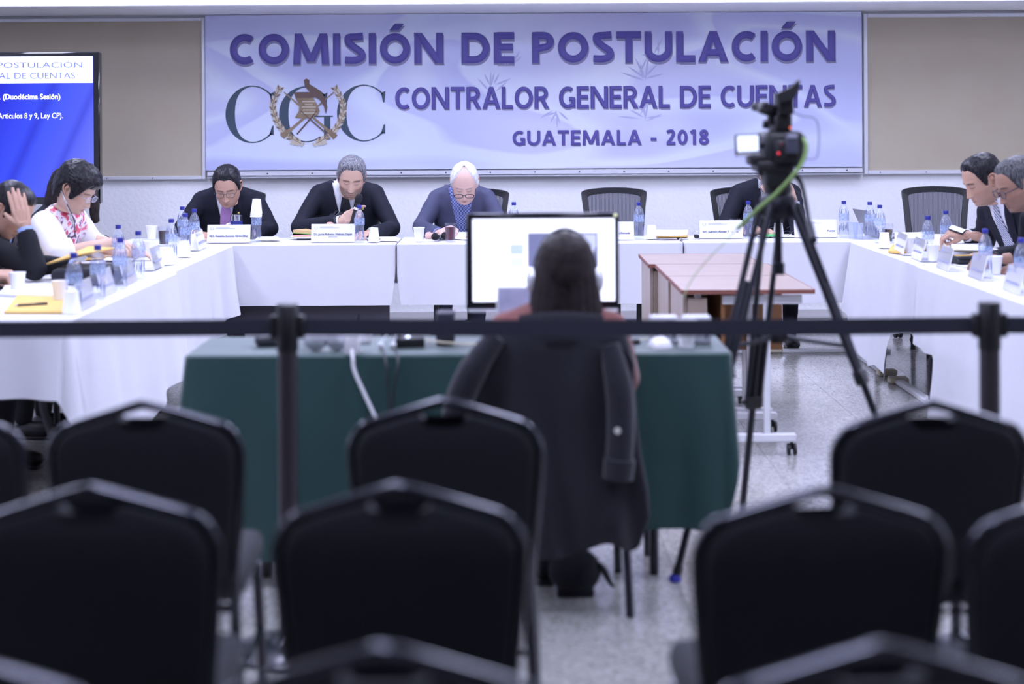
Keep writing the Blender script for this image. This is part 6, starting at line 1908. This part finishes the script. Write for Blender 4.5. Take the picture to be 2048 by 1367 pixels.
def weave(name, c1, c2, scale, kind='CHECK', rot=0.0):
    m = bpy.data.materials.new(name); m.use_nodes = True
    nt = m.node_tree; b = nt.nodes['Principled BSDF']; b.inputs['Roughness'].default_value = 0.75
    tc = nt.nodes.new('ShaderNodeTexCoord'); mp = nt.nodes.new('ShaderNodeMapping'); mp.inputs['Rotation'].default_value = (0, rot, 0)
    nt.links.new(tc.outputs['Object'], mp.inputs[0])
    if kind == 'CHECK':
        t = nt.nodes.new('ShaderNodeTexChecker'); t.inputs['Scale'].default_value = scale; t.inputs[1].default_value = c1; t.inputs[2].default_value = c2
        nt.links.new(mp.outputs[0], t.inputs[0]); nt.links.new(t.outputs[0], b.inputs['Base Color'])
    else:
        t = nt.nodes.new('ShaderNodeTexWave'); t.inputs['Scale'].default_value = scale; t.bands_direction = 'X'
        r = nt.nodes.new('ShaderNodeValToRGB'); r.color_ramp.elements[0].position = 0.45; r.color_ramp.elements[1].position = 0.55
        r.color_ramp.elements[0].color = c1; r.color_ramp.elements[1].color = c2
        nt.links.new(mp.outputs[0], t.inputs[0]); nt.links.new(t.outputs[1], r.inputs[0]); nt.links.new(r.outputs[0], b.inputs['Base Color'])
    return m
F_check = weave('blue_check_shirt', rgb(70, 82, 142), rgb(152, 162, 208), 95)
F_stripe = weave('striped_tie_silk', rgb(206, 208, 222), rgb(86, 92, 120), 22, 'WAVE', 0.7)
F_blue = mat('pale_blue_shirt', rgb(150, 170, 222), 0.7)
M_wire = mat('thin_dark_frame', rgb(52, 54, 70), 0.3, 0.3)
M_thick = mat('dark_violet_frame', rgb(46, 42, 66), 0.3)
def P3(u, v, y): return tuple(pt(u, v, y))
zt_ = ZT + 0.006

# 1 man with pink tie
x1 = pt(460, 400, 10.92).x
m1 = person('seated man in navy suit with lilac tie and thin glasses looking down', (x1, 10.98), 0.0, 1.035, 0.12, P3(455, 373, 10.62), 27, 0, -2,
    dict(skin=SK_TAN, hairc=BLK, hairm=H_black, thick=0.013, puff=0.35, glasses=dict(mat=M_wire, w=0.05, h=0.034, r=0.0013, z=-0.005)),
    {'R': ((x1 - 0.30, 10.76, 0.80), (x1 - 0.13, 10.42, zt_ + 0.035), (0.6, -0.8, 0), (0, 0.1, -1), REST), 'L': ((x1 + 0.30, 10.76, 0.80), (x1 + 0.17, 10.42, zt_ + 0.035), (-0.6, -0.8, 0), (0, 0.1, -1), REST)},
    dict(mat=S_navy, shirt=F_white, tie=F_pink, pin=(0.085, 0.905), vdepth=0.31, vwidth=0.08), hs=1.06, ws=0.225)
# 2 bearded man with microphone
x2 = pt(696, 400, 10.92).x
mh = P3(708, 412, 10.36)
m2 = person('seated bearded man in dark suit speaking into a hand-held microphone', (x2, 10.98), 0.0, 1.075, 0.13, P3(703, 356, 10.60), 22, 5, 3,
    dict(skin=SK_MID, hairc=(0.10, 0.10, 0.11), hairm=H_grey, browc=(0.05, 0.04, 0.04), thick=0.012, puff=0.5, beard=0.72, beardc=(0.06, 0.05, 0.05)),
    {'R': ((x2 - 0.31, 10.70, 0.81), P3(683, 441, 10.42), (0.86, -0.18, 0.42), (0.1, 0.95, -0.3), GRIP, 1.08), 'L': ((x2 + 0.32, 10.72, 0.80), (x2 + 0.20, 10.42, zt_ + 0.035), (-0.5, -0.85, 0), (0, 0.1, -1), REST)},
    dict(mat=S_char, shirt=F_white, tie=F_dark, pin=(0.115, 0.93), vdepth=0.34, vwidth=0.095), hs=1.09, ws=0.235)
mic('microphone held upright in the bearded man\'s hand', P3(718, 396, 10.36), (0.30, -0.12, 0.95))
# 3 white-haired man
x3 = pt(925, 400, 10.92).x
LINE_BALD = [(0, .126), (18, .122), (30, .112), (42, .086), (55, .05), (66, .015), (76, -.015), (82, -.005), (88, .026), (104, .028), (112, -.02), (126, -.062), (180, -.078)]
m3 = person('seated white-haired man in slate blazer with reading glasses low on his nose', (x3, 10.98), 0.0, 1.04, 0.14, P3(929, 366, 10.56), 32, 0, 0,
    dict(skin=SK_PINK, hairc=(0.55, 0.55, 0.56), hairm=H_white, browc=(0.40, 0.36, 0.34), thick=0.012, puff=-0.2, rough=0.3, line=LINE_BALD, glasses=dict(mat=M_thick, w=0.051, h=0.027, r=0.0022, z=-0.022, fwd=0.006)),
    {'R': ((x3 - 0.28, 10.74, 0.80), P3(878, 467, 10.36), (0.75, -0.6, 0.25), (0.3, 0.6, -0.7), FIST, 1.08), 'L': ((x3 + 0.27, 10.74, 0.80), (x3 + 0.16, 10.44, zt_ + 0.035), (-0.6, -0.8, 0), (0, 0.1, -1), REST)},
    dict(mat=S_slate, shirt=F_check, vdepth=0.38, vwidth=0.095, lapel=0.055, collar=0.07), hs=1.07, ws=0.21)
sheet('white sheet before the white-haired man, right of the red drink', [(905, 478), (958, 480), (950, 470), (905, 471)], 0.002, M_paper, curl=0.03)
# 4 man hidden behind the camera, hand at his cheek
x4 = pt(1530, 400, 10.92).x
m4 = person('seated man in dark suit with hand on his face, hidden behind the camcorder', (x4, 11.0), 0.0, 1.06, 0.10, P3(1549, 352, 10.66), 12, -4, 0,
    dict(skin=SK_MID, hairc=BLK, hairm=H_black),
    {'R': ((x4 - 0.30, 10.74, 0.80), (x4 - 0.14, 10.42, zt_ + 0.035), (0.7, -0.7, 0), (0, 0.1, -1), REST), 'L': (P3(1598, 462, 10.45), P3(1588, 403, 10.50), (-0.35, 0.05, 0.93), (-0.75, 0.6, 0.2), REST, 1.05)},
    dict(mat=S_navy, shirt=weave('grey_check_shirt', rgb(190, 190, 200), rgb(120, 122, 140), 120), vdepth=0.33, vwidth=0.06), hs=1.06, ws=0.225)
# 5 woman in flowered blouse
def floral():
    m = bpy.data.materials.new('flowered_white_blouse'); m.use_nodes = True
    nt = m.node_tree; b = nt.nodes['Principled BSDF']; b.inputs['Roughness'].default_value = 0.6
    tc = nt.nodes.new('ShaderNodeTexCoord')
    v = nt.nodes.new('ShaderNodeTexNoise'); v.inputs['Scale'].default_value = 22; v.inputs['Detail'].default_value = 2
    nt.links.new(tc.outputs['Object'], v.inputs['Vector'])
    r = nt.nodes.new('ShaderNodeValToRGB'); e = r.color_ramp.elements
    e[0].position = 0.36; e[0].color = rgb(70, 84, 84)
    e[1].position = 0.66; e[1].color = rgb(206, 60, 110)
    for p, c in ((0.40, (150, 60, 120)), (0.44, (232, 226, 236)), (0.52, (236, 232, 240)), (0.56, (232, 130, 170)), (0.61, (214, 90, 80))):
        q = e.new(p); q.color = rgb(*c)
    nt.links.new(v.outputs['Fac'], r.inputs[0])
    # flowers only on the yoke and the front, plain white sleeves (garment-space bands)
    sx = nt.nodes.new('ShaderNodeSeparateXYZ'); nt.links.new(tc.outputs['Object'], sx.inputs[0])
    ab = nt.nodes.new('ShaderNodeMath'); ab.operation = 'ABSOLUTE'; nt.links.new(sx.outputs[0], ab.inputs[0])
    mr = nt.nodes.new('ShaderNodeMapRange'); mr.inputs[1].default_value = 0.145; mr.inputs[2].default_value = 0.165; mr.inputs[3].default_value = 1; mr.inputs[4].default_value = 0
    nt.links.new(ab.outputs[0], mr.inputs[0])
    mx = nt.nodes.new('ShaderNodeMix'); mx.data_type = 'RGBA'; mx.inputs[6].default_value = rgb(232, 230, 236)
    nt.links.new(mr.outputs[0], mx.inputs[0]); nt.links.new(r.outputs[0], mx.inputs[7]); nt.links.new(mx.outputs[2], b.inputs['Base Color'])
    return m
F_floral = floral()
wx, wy = -2.66, 8.78
LINE_W = [(0, .045), (25, .05), (45, .03), (58, -.005), (70, -.035), (80, -.04), (86, .012), (100, .02), (112, -.03), (126, -.072), (180, -.085)]
m5 = person('seated woman in white flowered blouse with short black hair and glasses', (wx, wy), math.radians(76), 1.02, 0.20, P3(152, 378, 8.62), 30, 0, 0,
    dict(skin=SK_WOM, hairc=BLK, hairm=H_black, thick=0.030, puff=0.15, rough=0.14, jaw=0.9, lip=(0.5, 0.16, 0.16), line=LINE_W, glasses=dict(mat=mat('clear_frame', rgb(190, 190, 205), 0.2), w=0.05, h=0.032, r=0.0015, z=-0.004)),
    {'R': (P3(120, 507, 8.36), P3(224, 484, 8.5), (0.95, 0.1, -0.15), (0, 0.1, -1), REST, 0.92), 'L': ((-2.36, 9.02, 0.82), (-2.12, 8.86, zt_ + 0.035), (1, -0.1, 0), (0, 0, -1), REST, 0.92)},
    dict(mat=F_floral, name='blouse', sleeve=0.62, arm=(0.078, 0.07, 0.05), trousers=F_trs), hs=1.03, ws=0.20, puff=1.0)
b5, j5, Mh5, L5 = m5
mb = MB(); mb.tube([L5(q) for q in spline([P3(118, 372, 8.60), P3(128, 395, 8.52), P3(140, 425, 8.47), P3(150, 460, 8.44)], 5)], 0.006, 7); mb.build('bead_necklace', mat('pearl_beads', rgb(214, 205, 206), 0.3, var=(180, 0.6, rgb(70, 50, 56))), b5, 60)
mb = MB(); mb.tube([L5(q) for q in spline([P3(134, 408, 8.47), P3(148, 440, 8.42), P3(150, 472, 8.40)], 5)], 0.003, 6); mb.build('lanyard', M_black_fabric, b5, 60)
mb = MB(); mb.ball(Mh5 @ Vector((-0.08, 0.006, -0.045)), (0.004, 0.004, 0.008), 8, 6); mb.build('earring', mat('pearl_button', rgb(225, 220, 215), 0.25), b5)
# 6 long-haired woman beyond
m6 = person('long-haired woman in black seated beyond the woman in flowered blouse', (-2.95, 9.62), math.radians(82), 0.99, 0.20, P3(133, 384, 9.55), 22, 0, 0,
    dict(skin=SK_WOM, hairc=BLK, hairm=H_brown, thick=0.02, jaw=0.9, line=LINE_W, ears=False),
    {'R': ((-2.72, 9.40, 0.80), (-2.45, 9.45, zt_ + 0.035), (1, 0, 0), (0, 0, -1), REST, 0.92), 'L': ((-2.72, 9.86, 0.80), (-2.45, 9.75, zt_ + 0.035), (1, 0, 0), (0, 0, -1), REST, 0.92)},
    dict(mat=S_black, name='blouse', trousers=F_trs, arm=(0.06, 0.05, 0.04)), hs=1.0, ws=0.19)
def long_hair(body, Mh, m, drop, w0, name='long_hair', n=40, face_gap=0.75, back=0.095, L=None):
    """curtain of hair round the back and sides of the head, hanging to the shoulders"""
    rows = []
    for i in range(22):
        q = i / 21
        z = 0.05 - drop * q
        wx_ = 0.090 + (w0 - 0.09) * q + 0.004 * math.sin(q * 7)
        by = back + 0.02 + 0.018 * q
        row = []
        for j in range(n + 1):
            a = face_gap + (2 * math.pi - 2 * face_gap) * j / n
            r_ = 1 + 0.03 * math.sin(a * 23 + q * 2) * (0.3 + q) + 0.04 * noise.noise(Vector((a * 3, q * 2, 1)))
            row.append(Mh @ Vector((math.sin(a) * wx_ * r_, -math.cos(a) * (by if math.cos(a) < 0 else 0.075) * r_, z - (0.02 * math.sin(a * 9) * q))))
        rows.append(row)
    mb = MB(); mb.grid(rows); k0 = len(mb.v)
    inn = [[p.lerp(Mh @ Vector((0, 0.02, 0.05 - drop * i / 21)), 0.14) for p in r] for i, r in enumerate(rows)]
    mb.grid(inn)
    N, nz = n + 1, 21
    per = list(range(N)) + [i * N + n for i in range(1, nz + 1)] + [nz * N + j for j in range(n - 1, -1, -1)] + [i * N for i in range(nz - 1, 0, -1)]
    for a, b_ in zip(per, per[1:] + per[:1]): mb.f.append((a, b_, b_ + k0, a + k0))
    mb.build(name, m, body, 180)
Rz6 = Matrix.Translation(m6[2].translation) @ Matrix.Rotation(0.2, 4, 'X')
long_hair(m6[0], Rz6, H_brown, 0.26, 0.10)
L6 = m6[3]
mb = MB(); mb.tube([L6(q) for q in spline([P3(150, 362, 9.46), P3(176, 372, 9.44), P3(188, 400, 9.42), P3(189, 428, 9.42), P3(193, 446, 9.42)], 5)], [0.02 + 0.012 * math.sin(math.pi * i / 20) for i in range(20)] + [0.006], 10); mb.build('hair_lock', H_brown, m6[0], 180)
# 7 man with hand on his head
hx, hy = -2.74, 7.86
ha = P3(20, 420, 7.74)
m7 = person('seated man in black suit resting his forehead on a raised hand at the left edge', (hx, hy), math.radians(82), 1.0, 0.22, ha, 38, -6, 0,
    dict(skin=SK_TAN, hairc=BLK, hairm=H_black, thick=0.012, puff=0.2),
    {'R': (P3(70, 538, 7.46), P3(50, 455, 7.52), (-0.28, 0.12, 0.93), (-0.25, 0.97, 0.1), FLAT, 1.05), 'L': ((-2.45, 8.1, 0.80), (-2.2, 8.05, zt_ + 0.035), (1, -0.2, 0), (0, 0, -1), REST)},
    dict(mat=S_black, shirt=F_blue, tie=F_dark, trousers=F_trs), hs=1.05, ws=0.22)
# 8 person cut by the left edge, only a writing hand in view
m8 = person('person in dark suit at the very left edge, only a resting hand in view', (-2.66, 6.95), math.radians(85), 1.02, 0.05, (-2.54, 6.95, 1.25), 15, 0, 0,
    dict(skin=SK_TAN, hairc=BLK, hairm=H_black),
    {'R': ((-2.42, 6.70, 0.80), P3(-22, 548, 7.35), (0.97, 0.2, -0.05), (0.1, 0.3, -0.95), FIST, 1.05), 'L': ((-2.45, 7.2, 0.80), (-2.42, 7.42, zt_ + 0.035), (0.5, 0.8, 0), (0, 0, -1), REST)},
    dict(mat=S_black, shirt=F_white, trousers=F_trs), hs=1.04, ws=0.21)
# 9 man in striped tie
r1x, r1y = 2.95, 8.74
m9 = person('seated man in navy suit with striped tie looking down at the right arm', (r1x, r1y), math.radians(-66), 1.045, 0.30, P3(1966, 360, 8.60), 24, -12, 0,
    dict(skin=SK_TAN, hairc=BLK, hairm=H_black, thick=0.012, puff=0.3, beard=0.18),
    {'R': ((2.66, 9.0, 0.82), P3(1932, 470, 8.88), (-0.93, 0.1, 0.1), (0, 0.4, -0.9), PINCH, 1.05), 'L': ((2.72, 8.42, 0.80), (2.50, 8.32, zt_ + 0.04), (-0.9, 0.3, 0), (0, 0, -1), REST, 1.05)},
    dict(mat=S_navy, shirt=F_white, tie=F_stripe, vdepth=0.34, vwidth=0.07), hs=1.07, ws=0.215)
m10 = person('man with grey hair and dark-rimmed glasses reading at the right edge', (2.97, 8.04), math.radians(-70), 1.04, 0.30, P3(2036, 368, 7.95), 24, -10, 0,
    dict(skin=(0.34, 0.19, 0.135), hairc=(0.05, 0.05, 0.05), hairm=H_dgrey, thick=0.008, beard=0.3, glasses=dict(mat=M_thick, w=0.052, h=0.034, r=0.002, z=-0.006)),
    {'R': ((2.66, 8.26, 0.82), (2.40, 8.0, zt_ + 0.05), (-0.93, -0.2, 0.0), (0, 0.3, -0.9), PINCH, 1.05), 'L': ((2.75, 7.75, 0.80), (2.52, 7.72, zt_ + 0.04), (-0.9, 0.2, 0), (0, 0, -1), REST, 1.05)},
    dict(mat=S_black, shirt=F_dark, tie=weave('dark_striped_tie', rgb(90, 90, 110), rgb(30, 30, 40), 20, 'WAVE', 0.7), vdepth=0.34), hs=1.07, ws=0.22)
# phone in the striped-tie man's hand
t = thing('mobile_phone', 'small phone held by the man in striped tie', 'phone', P3(1914, 459, 8.88))
mb = MB(); mb.box((0, 0, 0), (0.05, 0.09, 0.008), Matrix.Rotation(0.5, 4, 'X') @ Matrix.Rotation(0.9, 4, 'Z'), bev=0.003); mb.build('case', M_dark_grey, t)
mb = MB(); mb.box((0, 0, 0.005), (0.044, 0.08, 0.001), Matrix.Rotation(0.5, 4, 'X') @ Matrix.Rotation(0.9, 4, 'Z')); mb.build('display', mat('phone_screen', rgb(190, 196, 214), 0.2), t)
# 11 operator seen from behind
ox, oy = CHX - 0.005, 5.04
zsO = 0.885
F_rust = mat('rust_knit', rgb(122, 68, 64), 0.9, sheen=0.3, bump=(220, 0.5, 0.002))
hC = pt(1130, 552, 5.04)
m11 = person('woman operator with long dark hair and headphones seen from behind at the monitor', (ox, oy), math.pi, zsO, 0.02, tuple(hC), 6, 0, 0,
    dict(skin=SK_WOM, hairc=(0.02, 0.015, 0.015), hairm=H_brown, thick=0.018, jaw=0.9, ears=False, line=LINE_W),
    {'R': ((ox + 0.205, 5.10, 0.68), (ox + 0.20, 5.32, zt_ + 0.03), (-0.1, 1, 0), (0, 0, -1), REST, 0.9), 'L': ((ox - 0.205, 5.10, 0.68), (ox - 0.16, 5.32, zt_ + 0.03), (0.1, 1, 0), (0, 0, -1), REST, 0.9)},
    dict(mat=F_rust, name='sweater', trousers=mat('black_jeans', rgb(18, 18, 24), 0.9), arm=(0.07, 0.06, 0.045)), hs=0.98, ws=0.205, seat=0.50, legs=False)
b11, j11, Mh11, L11 = m11
long_hair(b11, Matrix.Translation(Mh11.translation), H_brown, 0.30, 0.140, n=56, face_gap=0.8, back=0.085)
tm = MB()
for s in (-1, 1):
    tm.tube([(s * 0.09, 0.0, 0.50), (s * 0.10, -0.2, 0.51), (s * 0.10, -0.38, 0.50)], [0.085, 0.08, 0.06], 14); tm.ball((s * 0.1, -0.38, 0.50), 0.06, 12, 8)
    tm.tube([(s * 0.10, -0.38, 0.50), (s * 0.07, -0.28, 0.28), (s * 0.05, -0.20, 0.10)], [0.058, 0.052, 0.042], 14)
tm.ball((0, 0.0, 0.51), (0.16, 0.11, 0.09), 16, 10)
vs_, fs = remesh(tm, 0.018, 3)
mb = MB(); mb.add(vs_, fs); mb.build('trousers', mat('black_jeans', rgb(18, 18, 24), 0.9), b11, 180)
for s in (-1, 1):
    mb = MB(); mb.ball((s * 0.05, -0.25, 0.055), (0.046, 0.125, 0.052), 14, 9); mb.box((s * 0.05, -0.25, 0.008), (0.075, 0.22, 0.016), bev=0.005); mb.build('boot', M_black_fabric, b11, 60)
hp2 = thing('headphones', 'silver headphones worn by the operator', 'headphones', (hC.x, hC.y, hC.z))
hp2.rotation_euler = (0, 0, 0)
headphones(None, None, None, Matrix.Translation((0, 0.0, 0.0)), M_silver, M_dark_grey, r=0.098, hh=0.148, parent=hp2)
# black handbag strap end hanging under the chair
t = thing('handbag', 'black handbag on the floor under the operator\'s chair', 'bag', (onz(1145, 1148, 0).x, 5.10, 0))
mb = MB(); mb.ball((0, 0, 0.075), (0.085, 0.075, 0.072), 18, 12); mb.box((0, 0, 0.012), (0.12, 0.10, 0.02), bev=0.006); mb.build('pouch', M_black_fabric, t, 60)
mb = MB(); mb.tube(spline([(0.06, -0.02, 0.10), (0.085, -0.03, 0.09), (0.11, -0.035, 0.045), (0.125, -0.03, 0.03)], 5), [0.012] * 8 + [0.010, 0.009, 0.008, 0.007, 0.006, 0.005, 0.004, 0.004], 8); mb.build('strap', M_black_fabric, t, 60)
